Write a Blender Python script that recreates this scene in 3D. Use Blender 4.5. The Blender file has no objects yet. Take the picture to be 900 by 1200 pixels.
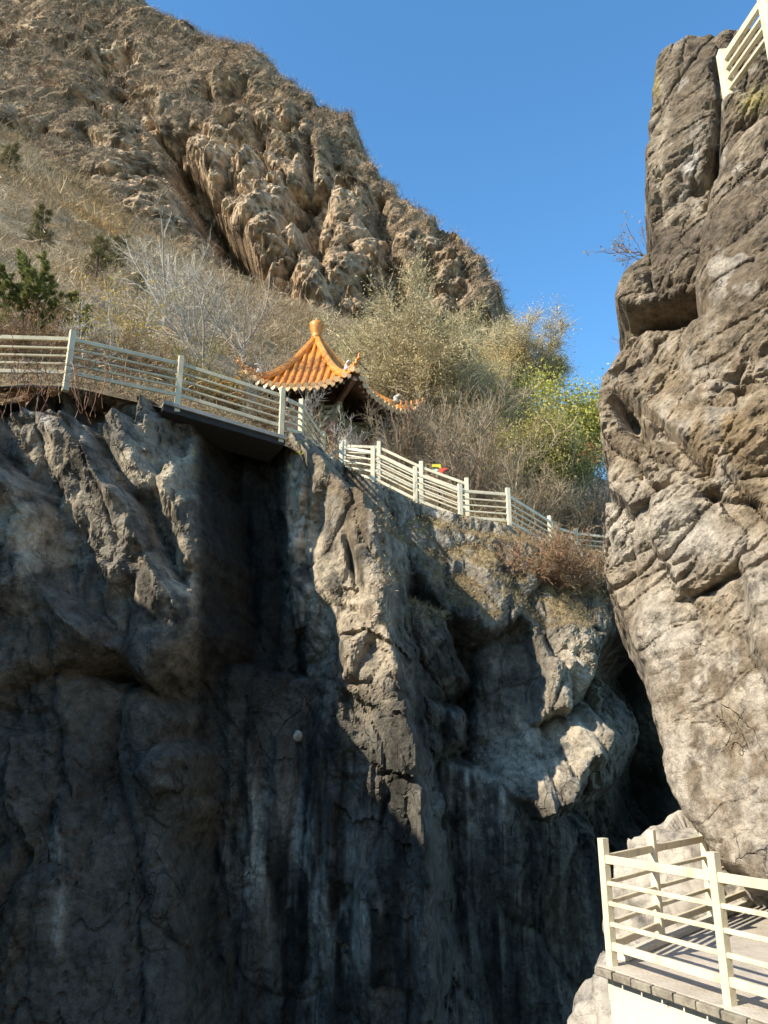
import bpy, math, random
import numpy as np
from mathutils import Vector, Matrix

# ------------------------------------------------------------------ basics
scene = bpy.context.scene
COL = scene.collection
rad = math.radians
PITCH = rad(17.5)
FPX = 936.0
CP, SP = math.cos(PITCH), math.sin(PITCH)

def W(px, py, Y):
    """world point seen at photo position (900x1200 scale) lying Y metres ahead"""
    u = (px - 450) / FPX; v = (600 - py) / FPX
    fy = CP - SP * v; fz = SP + CP * v
    k = Y / fy
    return np.array([u * k, Y, fz * k])

def proj(P):
    P = np.asarray(P, float)
    zc = P[..., 1] * CP + P[..., 2] * SP
    yc = -P[..., 1] * SP + P[..., 2] * CP
    zc = np.where(zc < .1, .1, zc)
    return 450 + FPX * P[..., 0] / zc, 600 - FPX * yc / zc

def tag(o, label=None, cat=None, group=None, kind=None):
    if label: o['label'] = label
    if cat: o['category'] = cat
    if group: o['group'] = group
    if kind: o['kind'] = kind
    return o

def empty(name, loc, label, cat, group=None):
    o = bpy.data.objects.new(name, None); COL.objects.link(o)
    o.location = loc
    o.empty_display_size = .2
    return tag(o, label, cat, group)

def mesh_obj(name, V, F, mat, parent=None, smooth=False, col=None):
    """V (n,3) world coordinates; F (m,3|4) or list of such arrays"""
    V = np.asarray(V, np.float32)
    if not isinstance(F, list): F = [F]
    F = [np.asarray(f, np.int32) for f in F if len(f)]
    me = bpy.data.meshes.new(name)
    me.vertices.add(len(V))
    off = np.array(parent.location, np.float32) if parent is not None else np.zeros(3, np.float32)
    if parent is not None and parent.parent is not None:
        off = off + np.array(parent.parent.location, np.float32)
    me.vertices.foreach_set('co', (V - off).ravel())
    nl = sum(f.size for f in F); nf = sum(len(f) for f in F)
    me.loops.add(nl); me.polygons.add(nf)
    me.loops.foreach_set('vertex_index', np.concatenate([f.ravel() for f in F]))
    starts = []; s = 0
    for f in F:
        k = f.shape[1]
        starts.append(np.arange(len(f)) * k + s); s += f.size
    me.polygons.foreach_set('loop_start', np.concatenate(starts).astype(np.int32))
    me.polygons.foreach_set('use_smooth', np.full(nf, smooth, bool))
    me.update(calc_edges=True)
    if col is not None:
        a = me.color_attributes.new('tint', 'FLOAT_COLOR', 'POINT')
        c = np.ones((len(V), 4), np.float32); c[:, :3] = np.clip(col, 0, 1)
        a.data.foreach_set('color', c.ravel())
    me.materials.append(mat)
    o = bpy.data.objects.new(name, me); COL.objects.link(o)
    if parent is not None: o.parent = parent
    return o

# ------------------------------------------------------------------ noise (numpy)
def _hash(ix, iy, iz, seed):
    h = (ix.astype(np.int64) * 374761393 + iy.astype(np.int64) * 668265263 + iz.astype(np.int64) * 2147483647 + seed * 1274126177) & 0xffffffff
    h = ((h ^ (h >> 13)) * 1274126177) & 0xffffffff
    h = ((h ^ (h >> 16)) * 2246822519) & 0xffffffff
    return h ^ (h >> 15)

def _rnd(h, k):
    h = ((h + k * 0x9E3779B9) * 2654435761) & 0xffffffff
    h = ((h ^ (h >> 15)) * 2246822519) & 0xffffffff
    return ((h ^ (h >> 13)) & 0xffffff) / float(0x1000000)

def vnoise(P, seed=0):
    """smooth value-gradient noise in about -1..1"""
    P = np.asarray(P, float)
    I = np.floor(P).astype(np.int64); f = P - I
    w = f * f * f * (f * (f * 6 - 15) + 10)
    out = 0
    for dx in (0, 1):
        for dy in (0, 1):
            for dz in (0, 1):
                h = _hash(I[:, 0] + dx, I[:, 1] + dy, I[:, 2] + dz, seed)
                gx = _rnd(h, 1) * 2 - 1; gy = _rnd(h, 2) * 2 - 1; gz = _rnd(h, 3) * 2 - 1
                d = gx * (f[:, 0] - dx) + gy * (f[:, 1] - dy) + gz * (f[:, 2] - dz)
                ww = (w[:, 0] if dx else 1 - w[:, 0]) * (w[:, 1] if dy else 1 - w[:, 1]) * (w[:, 2] if dz else 1 - w[:, 2])
                out = out + ww * d
    return out * 1.5

def fbm(P, oct=4, seed=0, gain=.5):
    a = 1.; s = 0.; t = 0.
    P = np.array(P, float)
    for i in range(oct):
        s = s + a * vnoise(P, seed + i * 17); t += a
        P = P * 2.03 + 13.7; a *= gain
    return s / t

def cells(P, seed=0, jit=.9, tilt=1.0):
    """Voronoi facets: every cell is a randomly offset and tilted plane. returns (height, edge distance, cell rnd)"""
    P = np.asarray(P, float)
    I = np.floor(P).astype(np.int64)
    n = len(P)
    f1 = np.full(n, 9e9); f2 = np.full(n, 9e9); hh = np.zeros(n); rr = np.zeros(n)
    for dx in (-1, 0, 1):
        for dy in (-1, 0, 1):
            for dz in (-1, 0, 1):
                cx = I[:, 0] + dx; cy = I[:, 1] + dy; cz = I[:, 2] + dz
                h = _hash(cx, cy, cz, seed)
                qx = cx + .5 + (_rnd(h, 1) - .5) * jit - P[:, 0]
                qy = cy + .5 + (_rnd(h, 2) - .5) * jit - P[:, 1]
                qz = cz + .5 + (_rnd(h, 3) - .5) * jit - P[:, 2]
                d = np.sqrt(qx * qx + qy * qy + qz * qz)
                hv = (_rnd(h, 4) * 2 - 1) - tilt * ((_rnd(h, 5) * 2 - 1) * qx + (_rnd(h, 6) * 2 - 1) * qy + (_rnd(h, 7) * 2 - 1) * qz)
                m = d < f1
                f2 = np.where(m, f1, np.minimum(f2, d))
                hh = np.where(m, hv, hh); rr = np.where(m, _rnd(h, 8), rr)
                f1 = np.where(m, d, f1)
    return hh, f2 - f1, rr

def smooth(a, b, x):
    t = np.clip((x - a) / (b - a), 0, 1)
    return t * t * (3 - 2 * t)

def poly_sd(Q, X, Z):
    """signed distance, positive inside polygon Q (k,2)"""
    d = np.full(len(X), 9e9); ins = np.zeros(len(X), bool)
    k = len(Q)
    for i in range(k):
        ax, az = Q[i]; bx, bz = Q[(i + 1) % k]
        ex, ez = bx - ax, bz - az
        t = np.clip(((X - ax) * ex + (Z - az) * ez) / (ex * ex + ez * ez + 1e-9), 0, 1)
        d = np.minimum(d, np.hypot(X - ax - t * ex, Z - az - t * ez))
        c = (az > Z) != (bz > Z)
        xx = ax + (Z - az) / ((bz - az) if abs(bz - az) > 1e-9 else 1e-9) * ex
        ins ^= c & (X < xx)
    return np.where(ins, d, -d)

# ------------------------------------------------------------------ materials
def nodes_of(name):
    m = bpy.data.materials.new(name); m.use_nodes = True
    nt = m.node_tree; nt.nodes.clear()
    out = nt.nodes.new('ShaderNodeOutputMaterial')
    b = nt.nodes.new('ShaderNodeBsdfPrincipled')
    nt.links.new(b.outputs[0], out.inputs[0])
    return m, nt, b

def simple(name, col, rough=.6, var=.15, scale=6, bump=.0, bscale=40, metal=0, spec=.5, col2=None, chips=None, streak=None):
    m, nt, b = nodes_of(name)
    N, L = nt.nodes, nt.links
    tc = N.new('ShaderNodeTexCoord')
    n = N.new('ShaderNodeTexNoise'); n.inputs['Scale'].default_value = scale; n.inputs['Detail'].default_value = 6; n.inputs['Roughness'].default_value = .65
    L.new(tc.outputs['Object'], n.inputs['Vector'])
    r = N.new('ShaderNodeValToRGB'); L.new(n.outputs['Fac'], r.inputs[0])
    c2 = col2 or tuple(c * (1 - var * 2) for c in col)
    r.color_ramp.elements[0].position = .32; r.color_ramp.elements[1].position = .68
    r.color_ramp.elements[0].color = (*c2, 1)
    r.color_ramp.elements[1].color = (*[min(1, c * (1 + var * .3)) for c in col], 1)
    colr = r.outputs[0]
    def over(prev, c, sc, lo, hi, stretch=(1, 1, 1), seed=0):
        mp = N.new('ShaderNodeMapping'); mp.inputs['Scale'].default_value = stretch; mp.inputs['Location'].default_value = (seed, seed, 0); L.new(tc.outputs['Object'], mp.inputs['Vector'])
        q = N.new('ShaderNodeTexNoise'); q.inputs['Scale'].default_value = sc; q.inputs['Detail'].default_value = 7; q.inputs['Roughness'].default_value = .7; L.new(mp.outputs[0], q.inputs['Vector'])
        k = N.new('ShaderNodeMapRange'); k.inputs[1].default_value = lo; k.inputs[2].default_value = hi; L.new(q.outputs['Fac'], k.inputs[0])
        mx_ = N.new('ShaderNodeMix'); mx_.data_type = 'RGBA'; L.new(k.outputs[0], mx_.inputs[0]); L.new(prev, mx_.inputs[6]); mx_.inputs[7].default_value = (*c, 1)
        return mx_.outputs[2]
    if chips: colr = over(colr, chips, 9, .66, .69)
    if streak: colr = over(colr, streak, 5, .52, .80, (1, 1, .18), 5)
    L.new(colr, b.inputs['Base Color'])
    b.inputs['Roughness'].default_value = rough; b.inputs['Metallic'].default_value = metal
    b.inputs['Specular IOR Level'].default_value = spec
    if bump:
        n2 = N.new('ShaderNodeTexNoise'); n2.inputs['Scale'].default_value = bscale; n2.inputs['Detail'].default_value = 5
        L.new(tc.outputs['Object'], n2.inputs['Vector'])
        bp = N.new('ShaderNodeBump'); bp.inputs['Strength'].default_value = bump; bp.inputs['Distance'].default_value = .02
        L.new(n2.outputs['Fac'], bp.inputs['Height']); L.new(bp.outputs[0], b.inputs['Normal'])
    return m

def tinted(name, rough=.9, var=.25, scale=8, bump=.5, dist=.03, crack=0, crack_scale=2.0, transl=0, island=0):
    """base colour from the mesh's own tint attribute times fine procedural variation; noise and crack bump"""
    m, nt, b = nodes_of(name)
    N, L = nt.nodes, nt.links
    tc = N.new('ShaderNodeTexCoord')
    at = N.new('ShaderNodeAttribute'); at.attribute_name = 'tint'
    n = N.new('ShaderNodeTexNoise'); n.inputs['Scale'].default_value = scale; n.inputs['Detail'].default_value = 6; n.inputs['Roughness'].default_value = .72
    L.new(tc.outputs['Object'], n.inputs['Vector'])
    mr = N.new('ShaderNodeMapRange'); mr.inputs[1].default_value = .3; mr.inputs[2].default_value = .7
    mr.inputs[3].default_value = 1 - var; mr.inputs[4].default_value = 1 + var
    L.new(n.outputs['Fac'], mr.inputs[0])
    mul = N.new('ShaderNodeVectorMath'); mul.operation = 'SCALE'
    L.new(at.outputs['Color'], mul.inputs[0]); L.new(mr.outputs[0], mul.inputs['Scale'])
    last = mul.outputs[0]
    if crack:
        sp = N.new('ShaderNodeTexNoise'); sp.inputs['Scale'].default_value = scale * .45; sp.inputs['Detail'].default_value = 8; sp.inputs['Roughness'].default_value = .8
        L.new(tc.outputs['Object'], sp.inputs['Vector'])
        sr = N.new('ShaderNodeMapRange'); sr.inputs[1].default_value = .36; sr.inputs[2].default_value = .52; sr.inputs[3].default_value = .42; sr.inputs[4].default_value = 1.08
        L.new(sp.outputs['Fac'], sr.inputs[0])
        m0 = N.new('ShaderNodeVectorMath'); m0.operation = 'SCALE'
        L.new(last, m0.inputs[0]); L.new(sr.outputs[0], m0.inputs['Scale']); last = m0.outputs[0]
        wn = N.new('ShaderNodeTexNoise'); wn.inputs['Scale'].default_value = crack_scale * .8; wn.inputs['Detail'].default_value = 5
        L.new(tc.outputs['Object'], wn.inputs['Vector'])
        ws = N.new('ShaderNodeVectorMath'); ws.operation = 'MULTIPLY_ADD'
        ws.inputs[1].default_value = (.9, .9, .9)
        L.new(wn.outputs['Color'], ws.inputs[0]); L.new(tc.outputs['Object'], ws.inputs[2])
        mp = N.new('ShaderNodeMapping'); mp.inputs['Scale'].default_value = (1, 1, .55); mp.inputs['Rotation'].default_value = (.2, .35, .1)
        L.new(ws.outputs[0], mp.inputs['Vector'])
        vo = N.new('ShaderNodeTexVoronoi'); vo.feature = 'DISTANCE_TO_EDGE'; vo.inputs['Scale'].default_value = crack_scale
        L.new(mp.outputs[0], vo.inputs['Vector'])
        cr = N.new('ShaderNodeMapRange'); cr.inputs[1].default_value = 0; cr.inputs[2].default_value = .02; cr.inputs[3].default_value = 0; cr.inputs[4].default_value = 1
        L.new(vo.outputs['Distance'], cr.inputs[0])
        # only some of the joints are open
        gn = N.new('ShaderNodeTexNoise'); gn.inputs['Scale'].default_value = crack_scale * .45; gn.inputs['Detail'].default_value = 3
        L.new(tc.outputs['Object'], gn.inputs['Vector'])
        gm = N.new('ShaderNodeMapRange'); gm.inputs[1].default_value = .52; gm.inputs[2].default_value = .6; gm.inputs[3].default_value = 1; gm.inputs[4].default_value = 0
        L.new(gn.outputs['Fac'], gm.inputs[0])
        mx = N.new('ShaderNodeMath'); mx.operation = 'MAXIMUM'
        L.new(cr.outputs[0], mx.inputs[0]); L.new(gm.outputs[0], mx.inputs[1])
        cm = N.new('ShaderNodeMapRange'); cm.inputs[3].default_value = 1 - crack * .28; cm.inputs[4].default_value = 1
        L.new(mx.outputs[0], cm.inputs[0])
        m2 = N.new('ShaderNodeVectorMath'); m2.operation = 'SCALE'
        L.new(last, m2.inputs[0]); L.new(cm.outputs[0], m2.inputs['Scale']); last = m2.outputs[0]
    if island:
        gi = N.new('ShaderNodeNewGeometry')
        mi = N.new('ShaderNodeMapRange'); mi.inputs[3].default_value = 1 - island; mi.inputs[4].default_value = 1 + island
        L.new(gi.outputs['Random Per Island'], mi.inputs[0])
        m3 = N.new('ShaderNodeVectorMath'); m3.operation = 'SCALE'
        L.new(last, m3.inputs[0]); L.new(mi.outputs[0], m3.inputs['Scale']); last = m3.outputs[0]
    L.new(last, b.inputs['Base Color'])
    b.inputs['Roughness'].default_value = rough
    b.inputs['Specular IOR Level'].default_value = .25
    if bump:
        n2 = N.new('ShaderNodeTexNoise'); n2.inputs['Scale'].default_value = scale * 1.6; n2.inputs['Detail'].default_value = 8; n2.inputs['Roughness'].default_value = .74
        L.new(tc.outputs['Object'], n2.inputs['Vector'])
        bp = N.new('ShaderNodeBump'); bp.inputs['Strength'].default_value = bump; bp.inputs['Distance'].default_value = dist
        h = n2.outputs['Fac']
        if crack:
            ad = N.new('ShaderNodeMath'); ad.operation = 'MULTIPLY_ADD'; ad.inputs[1].default_value = .9
            L.new(mx.outputs[0], ad.inputs[0]); L.new(h, ad.inputs[2]); h = ad.outputs[0]
        L.new(h, bp.inputs['Height']); L.new(bp.outputs[0], b.inputs['Normal'])
    if transl:
        out = [x for x in N if x.type == 'OUTPUT_MATERIAL'][0]
        tr = N.new('ShaderNodeBsdfTranslucent'); L.new(last, tr.inputs['Color'])
        ms = N.new('ShaderNodeMixShader'); ms.inputs[0].default_value = transl
        L.new(b.outputs[0], ms.inputs[1]); L.new(tr.outputs[0], ms.inputs[2]); L.new(ms.outputs[0], out.inputs[0])
    return m

M_ROCK = tinted('limestone', var=.45, scale=5, bump=1.0, dist=.2, crack=.35, crack_scale=1.3)
M_ROCKR = tinted('weathered_limestone', var=.42, scale=8, bump=1.0, dist=.10, crack=.35, crack_scale=2.2)
M_MOUNT = tinted('mountain_rock', var=.45, scale=.8, bump=1.0, dist=1.4, crack=.4, crack_scale=.35)
M_SOIL = tinted('dry_hillside_soil', var=.35, scale=3, bump=.8, dist=.1)
M_BOULD = tinted('pale_boulder_rock', var=.12, scale=9, bump=.45, dist=.02, crack=.5, crack_scale=2.6)
M_TWIG = tinted('dry_twigs', var=.2, scale=2, bump=0, island=.35)
M_BARK = tinted('bark', var=.25, scale=10, bump=0)
M_LEAF = tinted('leaves', rough=.6, var=.15, scale=3, bump=0, transl=.3, island=.35)

# ------------------------------------------------------------------ relief bodies (rock masses)
def relief(name, mat, chunks, bounds, step, az, disp, colour, drop=None, base=None, keep=None, kout=5.0, warp=.25, wscale=1.1, wamp=1.0,
           label=None, cat=None, kind='structure', post=None, blur=0, rk=.6):
    """a rock mass as a height field facing azimuth az: chunks are planes with rounded, steep sides; the nearest wins.
       disp(P, px, py) adds rock relief along the depth axis. colour(P, px, py, nrm) -> rgb."""
    ca, sa = math.cos(az), math.sin(az)
    ux = np.array([ca, -sa, 0.]); dx = np.array([sa, ca, 0.])   # across, depth
    U0, U1, Z0, Z1 = bounds
    nu = int((U1 - U0) / step) + 1; nz = int((Z1 - Z0) / step) + 1
    U, Z = np.meshgrid(np.linspace(U0, U1, nu), np.linspace(Z0, Z1, nz))
    U = U.ravel(); Z = Z.ravel()
    wp = np.stack([U / wscale, Z / wscale, np.zeros_like(U)], 1)
    wu = (vnoise(wp, 5) + .5 * vnoise(wp * 2.7, 6) + .3 * vnoise(wp * 6.1, 12)) * warp
    wz = (vnoise(wp + 31, 7) + .5 * vnoise(wp * 2.7 + 9, 8) + .3 * vnoise(wp * 6.1, 13)) * warp
    D = np.full(len(U), 1e6) if base is None else base(U, Z)
    SDm = np.full(len(U), -1e6)
    for ch in chunks:
        pts, R = ch[0], ch[1] * rk
        k = ch[2] if len(ch) > 2 else kout
        Pw = np.array([W(*p) for p in pts])
        q = np.stack([Pw @ ux, Pw @ dx, Pw[:, 2]], 1)
        A = np.stack([np.ones(len(q)), q[:, 0], q[:, 2]], 1)
        c, *_ = np.linalg.lstsq(A, q[:, 1], rcond=None)
        sd = poly_sd(q[:, [0, 2]], U + wu, Z + wz)
        t = np.clip(1 - sd / R, 0, 1)
        fall = R * (1 - np.sqrt(np.clip(1 - t * t, 0, 1))) * np.where(sd > 0, 1, 1)
        fall = np.where(sd > 0, fall, R - sd * k)
        d = c[0] + c[1] * U + c[2] * Z + fall
        D = np.minimum(D, d); SDm = np.maximum(SDm, sd)
    P = U[:, None] * ux + D[:, None] * dx + Z[:, None] * np.array([0, 0, 1.])
    px, py = proj(P)
    D2 = D + disp(P, px, py, U, Z)
    g2 = D2.reshape(nz, nu)
    for _ in range(blur):
        h = np.pad(g2, 1, mode='edge')
        g2 = .4 * g2 + .1 * (h[:-2, 1:-1] + h[2:, 1:-1] + h[1:-1, :-2] + h[1:-1, 2:]) + .05 * (h[:-2, :-2] + h[2:, 2:] + h[:-2, 2:] + h[2:, :-2])
    D2 = g2.ravel()
    P = U[:, None] * ux + D2[:, None] * dx + Z[:, None] * np.array([0, 0, 1.])
    if post: P = post(P, px, py)
    # normals for colouring
    G = P.reshape(nz, nu, 3)
    gu = np.gradient(G, axis=1); gz = np.gradient(G, axis=0)
    nr = np.cross(gu, gz); nr /= np.linalg.norm(nr, axis=2, keepdims=True) + 1e-9
    nr = nr.reshape(-1, 3)
    px, py = proj(P)
    rgb = colour(P, px, py, nr)
    idx = np.arange(nu * nz).reshape(nz, nu)
    F = np.stack([idx[:-1, :-1], idx[:-1, 1:], idx[1:, 1:], idx[1:, :-1]], 2).reshape(-1, 4)
    ok = np.ones(nu * nz, bool)
    if drop is not None: ok &= SDm > -drop
    if keep is not None: ok &= keep(P, px, py, SDm)
    F = F[ok[F].all(1)]
    used = np.zeros(nu * nz, bool); used[F.ravel()] = True
    remap = np.cumsum(used) - 1
    o = mesh_obj(name, P[used], remap[F], mat, col=rgb[used], smooth=False)
    tag(o, label, cat, kind=kind)
    return o, P[used], nr[used], rgb[used]

def blob(px, py, cx, cy, rx, ry, rot=0):
    c, s = math.cos(rad(rot)), math.sin(rad(rot))
    a = ((px - cx) * c + (py - cy) * s) / rx; b = (-(px - cx) * s + (py - cy) * c) / ry
    return np.exp(-(a * a + b * b))

def mixc(a, b, t):
    return a * (1 - t[:, None]) + np.asarray(b)[None, :] * t[:, None]

def blocks(P, seed=0, jit=.95, flat=.35, steep=1.5, hw=.30):
    """union of random convex polyhedral blocks: sharp outer edges, sharp inner creases. depth units = cell size.
       P[:,0] across, P[:,2] up (2-D cells in the wall plane, third axis decorrelates)"""
    X = P[:, 0]; Z = P[:, 2]
    ix = np.floor(X).astype(np.int64); iz = np.floor(Z).astype(np.int64); lay = np.floor(P[:, 1] / 3.).astype(np.int64) * 0
    best = np.full(len(X), 9e9); sec = np.full(len(X), 9e9); rr = np.zeros(len(X))
    for dx in (-1, 0, 1):
        for dz in (-1, 0, 1):
            cx = ix + dx; cz = iz + dz
            h = _hash(cx, lay, cz, seed)
            qx = X - (cx + .5 + (_rnd(h, 1) - .5) * jit); qz = Z - (cz + .5 + (_rnd(h, 2) - .5) * jit)
            v = flat * ((_rnd(h, 3) * 2 - 1) * qx + (_rnd(h, 4) * 2 - 1) * qz)
            th = _rnd(h, 5) * math.pi; w = hw * (.6 + .9 * _rnd(h, 6))
            for j in range(4):
                a_ = th + j * math.pi / 2 + (_rnd(h, 10 + j) - .5) * .7
                v = np.maximum(v, (qx * np.cos(a_) + qz * np.sin(a_) - w * (.7 + .6 * _rnd(h, 14 + j))) * steep * (.5 + 1.2 * _rnd(h, 18 + j)))
            v = v + (_rnd(h, 7) - .5) * .55
            m = v < best
            sec = np.where(m, best, np.minimum(sec, v)); rr = np.where(m, _rnd(h, 8), rr); best = np.where(m, v, best)
    return best, sec - best, rr

def rockdisp(P, big=.5, mid=.18, small=.06, s0=2.2, s1=.8, s2=.28, zs=.6, shear=.3, seed=0, flat=.75, warpk=1.):
    w = np.stack([fbm(P / (s0 * 1.3), 2, seed + 1), fbm(P / (s0 * 1.3) + 40, 2, seed + 2), fbm(P / (s0 * 1.3) + 80, 2, seed + 3)], 1)
    w2 = np.stack([fbm(P / s1, 3, seed + 4), fbm(P / s1 + 40, 3, seed + 5), fbm(P / s1 + 80, 3, seed + 6)], 1)
    Q = P + (w * s0 * .16 + w2 * s1 * .09) * warpk
    Q = Q * np.array([1, 1, zs]); Q[:, 2] += Q[:, 0] * shear
    a, e1, r1 = blocks(Q / s0, seed + 11, flat=flat)
    b, e2, r2 = blocks(Q / s1 + 3.3, seed + 12, flat=flat)
    c, e3, r3 = blocks(Q * np.array([1, 1, 1.3]) / s2 + 7.7, seed + 13, flat=flat)
    e_, e4, r4 = blocks(Q * np.array([1, 1, 1.5]) / (s2 * .42) + 2.7, seed + 14, flat=flat)
    mod = .35 + 1.1 * smooth(-.3, .3, fbm(P / (s0 * .8), 2, seed + 30))
    d = big * 1.5 * a + mid * 1.7 * mod * b + small * 1.8 * mod * c + small * .8 * mod * e_
    d += big * .15 * fbm(P / s0, 2, seed + 20) + small * 1.0 * fbm(P / (s2 * .8), 4, seed + 21, .72)
    d += mid * .9 * np.exp(-(e1 * 16)) + small * 1.2 * np.exp(-(e2 * 14)) * (r2 > .35)
    return d

# ------------------------------------------------------------------ THE GORGE CLIFF (left and middle)
GREY = (.225, .21, .185); TAN = (.29, .235, .165); PALE = (.44, .40, .34); DARK = (.035, .031, .026); BROWN = (.16, .125, .085); BLUEG = (.20, .21, .215)
ARCH = []
cliff_chunks = [
    # recess wall and the great lower wall
    ([(215, 500, 18.3), (345, 505, 18.3), (350, 800, 17.6), (215, 800, 17.6)], .3),
    ([(190, 760, 16.6), (400, 800, 16.6), (500, 890, 16.8), (570, 900, 17.6), (640, 960, 18.6), (700, 985, 19.2), (725, 1300, 18.6), (-100, 1300, 15.8)], .7),
    # upper left buttress
    ([(-330, 430, 13.3), (0, 466, 14.0), (75, 474, 14.2), (135, 476, 14.6), (180, 560, 14.2), (225, 640, 14.4), (225, 735, 14.3), (160, 792, 14.2), (120, 765, 14.0), (0, 800, 13.6), (-330, 820, 13.0)], .75),
    ([(-330, 425, 14.0), (0, 452, 14.9), (75, 456, 15.1), (150, 466, 15.6), (218, 476, 15.9), (228, 520, 15.8), (226, 640, 15.5), (180, 700, 15.2), (-330, 700, 14.0)], .35),
    ([(150, 560, 14.3), (200, 540, 14.9), (232, 560, 15.2), (238, 640, 14.9), (225, 700, 14.6), (170, 660, 14.1)], .5),
    ([(100, 640, 13.75), (180, 655, 13.9), (225, 690, 14.3), (228, 735, 14.4), (165, 796, 14.0), (110, 755, 13.7)], .6),
    # lower left buttress
    ([(-330, 745, 13.5), (60, 780, 13.9), (150, 800, 14.3), (192, 835, 14.6), (188, 900, 14.7), (203, 945, 14.6), (192, 1010, 14.5), (203, 1100, 14.4), (216, 1300, 14.2), (-330, 1300, 12.8)], .7),
    ([(142, 905, 14.0), (170, 880, 13.95), (190, 890, 14.1), (186, 925, 14.1), (160, 935, 14.0)], .3),
    # the pillar under the bridge end
    ([(318, 518, 17.9), (345, 505, 17.7), (372, 530, 17.1), (425, 578, 16.4), (447, 615, 16.0), (450, 700, 15.9), (400, 745, 16.4), (345, 735, 17.2), (335, 640, 17.4)], .3),
    ([(340, 640, 17.3), (400, 560, 16.8), (447, 640, 15.8), (452, 710, 15.7), (470, 800, 15.5), (440, 850, 15.7), (360, 800, 17.0)], .35),
    ([(395, 700, 16.6), (440, 700, 15.8), (462, 745, 15.3), (470, 790, 15.2), (482, 850, 15.1), (491, 916, 15.0), (505, 1000, 15.2), (500, 1260, 15.0), (400, 1260, 16.2), (350, 1000, 16.6), (372, 850, 16.6), (385, 780, 16.6)], .3),
    ([(398, 745, 15.6), (430, 735, 15.7), (456, 770, 15.8), (440, 800, 15.7), (405, 790, 15.6)], .3),
    # steps to the right of the pillar
    ([(500, 815, 17.2), (540, 835, 17.3), (548, 862, 17.3), (515, 885, 17.2), (490, 850, 17.1)], .4),
    ([(470, 700, 17.9), (520, 720, 18.2), (545, 790, 18.2), (500, 820, 17.9), (470, 780, 17.7)], .4),
    # terrace rock below the descending fence
    ([(432, 575, 19.6), (500, 604, 19.6), (560, 622, 19.6), (628, 628, 20.0), (640, 660, 19.6), (614, 716, 18.7), (575, 735, 18.5), (535, 725, 18.6), (500, 690, 18.8), (470, 640, 19.2), (440, 600, 19.6)], .45),
    ([(590, 640, 20.2), (700, 660, 20.8), (760, 690, 21.0), (765, 745, 20.2), (725, 738, 19.5), (690, 735, 19.0), (640, 740, 18.9), (610, 720, 19.0)], .5),
    # hanging column and blocks under the brow
    ([(628, 735, 18.9), (665, 725, 18.7), (722, 735, 18.9), (708, 765, 18.9), (694, 800, 18.8), (668, 820, 18.7), (640, 800, 18.8)], .35),
    ([(655, 770, 18.3), (676, 768, 18.35), (672, 826, 18.2), (640, 838, 18.1), (640, 815, 18.1)], .25),
    ([(580, 735, 19.6), (640, 720, 19.6), (650, 860, 19.2), (560, 880, 18.8), (560, 760, 19.4)], .6),
    # lit shelf slab
    ([(560, 850, 19.6), (640, 845, 19.1), (700, 828, 18.9), (728, 862, 18.1), (718, 885, 17.8), (700, 893, 17.6), (690, 920, 17.2), (655, 955, 16.9), (600, 930, 17.7), (550, 890, 18.8)], .4),
    ([(690, 885, 19.3), (735, 800, 20.0), (765, 860, 20.4), (740, 910, 19.8), (700, 930, 19.2)], .5),
]

def cliff_base(U, Z):
    b = 18.6 + 1.6 * smooth(-.5, 1.5, U) + 3.4 * smooth(3.8, 5.2, U)
    return b

def cliff_disp(P, px, py, U, Z):
    d = rockdisp(P, big=.42, mid=.2, small=.07, s0=2.0, s1=.75, s2=.27, zs=.5, shear=.35, seed=3)
    # the recess wall is water-worn and smooth, with vertical flutes
    rec = blob(px, py, 275, 640, 60, 190)
    low = smooth(830, 930, py) * smooth(190, 230, px) * smooth(720, 640, px)
    fl = fbm(P * np.array([2.6, .3, .22]), 4, 50)
    d = d * (1 - .3 * np.clip(rec + low * .5, 0, 1)) + .5 * fl * np.clip(rec + low, 0, 1)
    # upper left: deep diagonal folds
    ul = smooth(240, 180, px) * smooth(800, 700, py)
    wv = (P[:, 0] * 1.0 + P[:, 2] * .62) * 1.05 + 1.1 * fbm(P * .5, 3, 60)
    sw = (wv % 1.9) / 1.9
    rdg = np.where(sw < .74, sw / .74, (1 - sw) / .26)
    d += ul * 1.15 * (.5 - rdg)
    d += .75 * blob(px, py, 545, 960, 45, 120) + .5 * blob(px, py, 640, 1090, 45, 60)
    d += -.3 * blob(px, py, 620, 1050, 45, 75) - .5 * blob(px, py, 440, 1080, 40, 90)
    but = smooth(385, 400, px) * smooth(500, 480, px) * smooth(670, 700, py)
    zz = P[:, 2] * .85 + .55 * fbm(P * .8, 4, 66) + .25 * P[:, 0]; zf = zz - np.floor(zz)
    d += but * (.26 * zf - .13) * smooth(-.35, .25, fbm(P * .9 + 5, 2, 67)) + .45 * but * smooth(900, 960, py)
    d += .7 * blob(px, py, 372, 610, 12, 45, 15)           # slot in the pillar
    d += .5 * blob(px, py, 412, 655, 5, 38, -12)
    d += .5 * blob(px, py, 235, 1140, 22, 90) + 1.5 * blob(px, py, 765, 930, 40, 70) + 1.2 * blob(px, py, 735, 790, 25, 45)
    d += -.35 * blob(px, py, 60, 1000, 60, 150)
    d += .3 * blob(px, py, 30, 850, 60, 14, 20)
    return d

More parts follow.
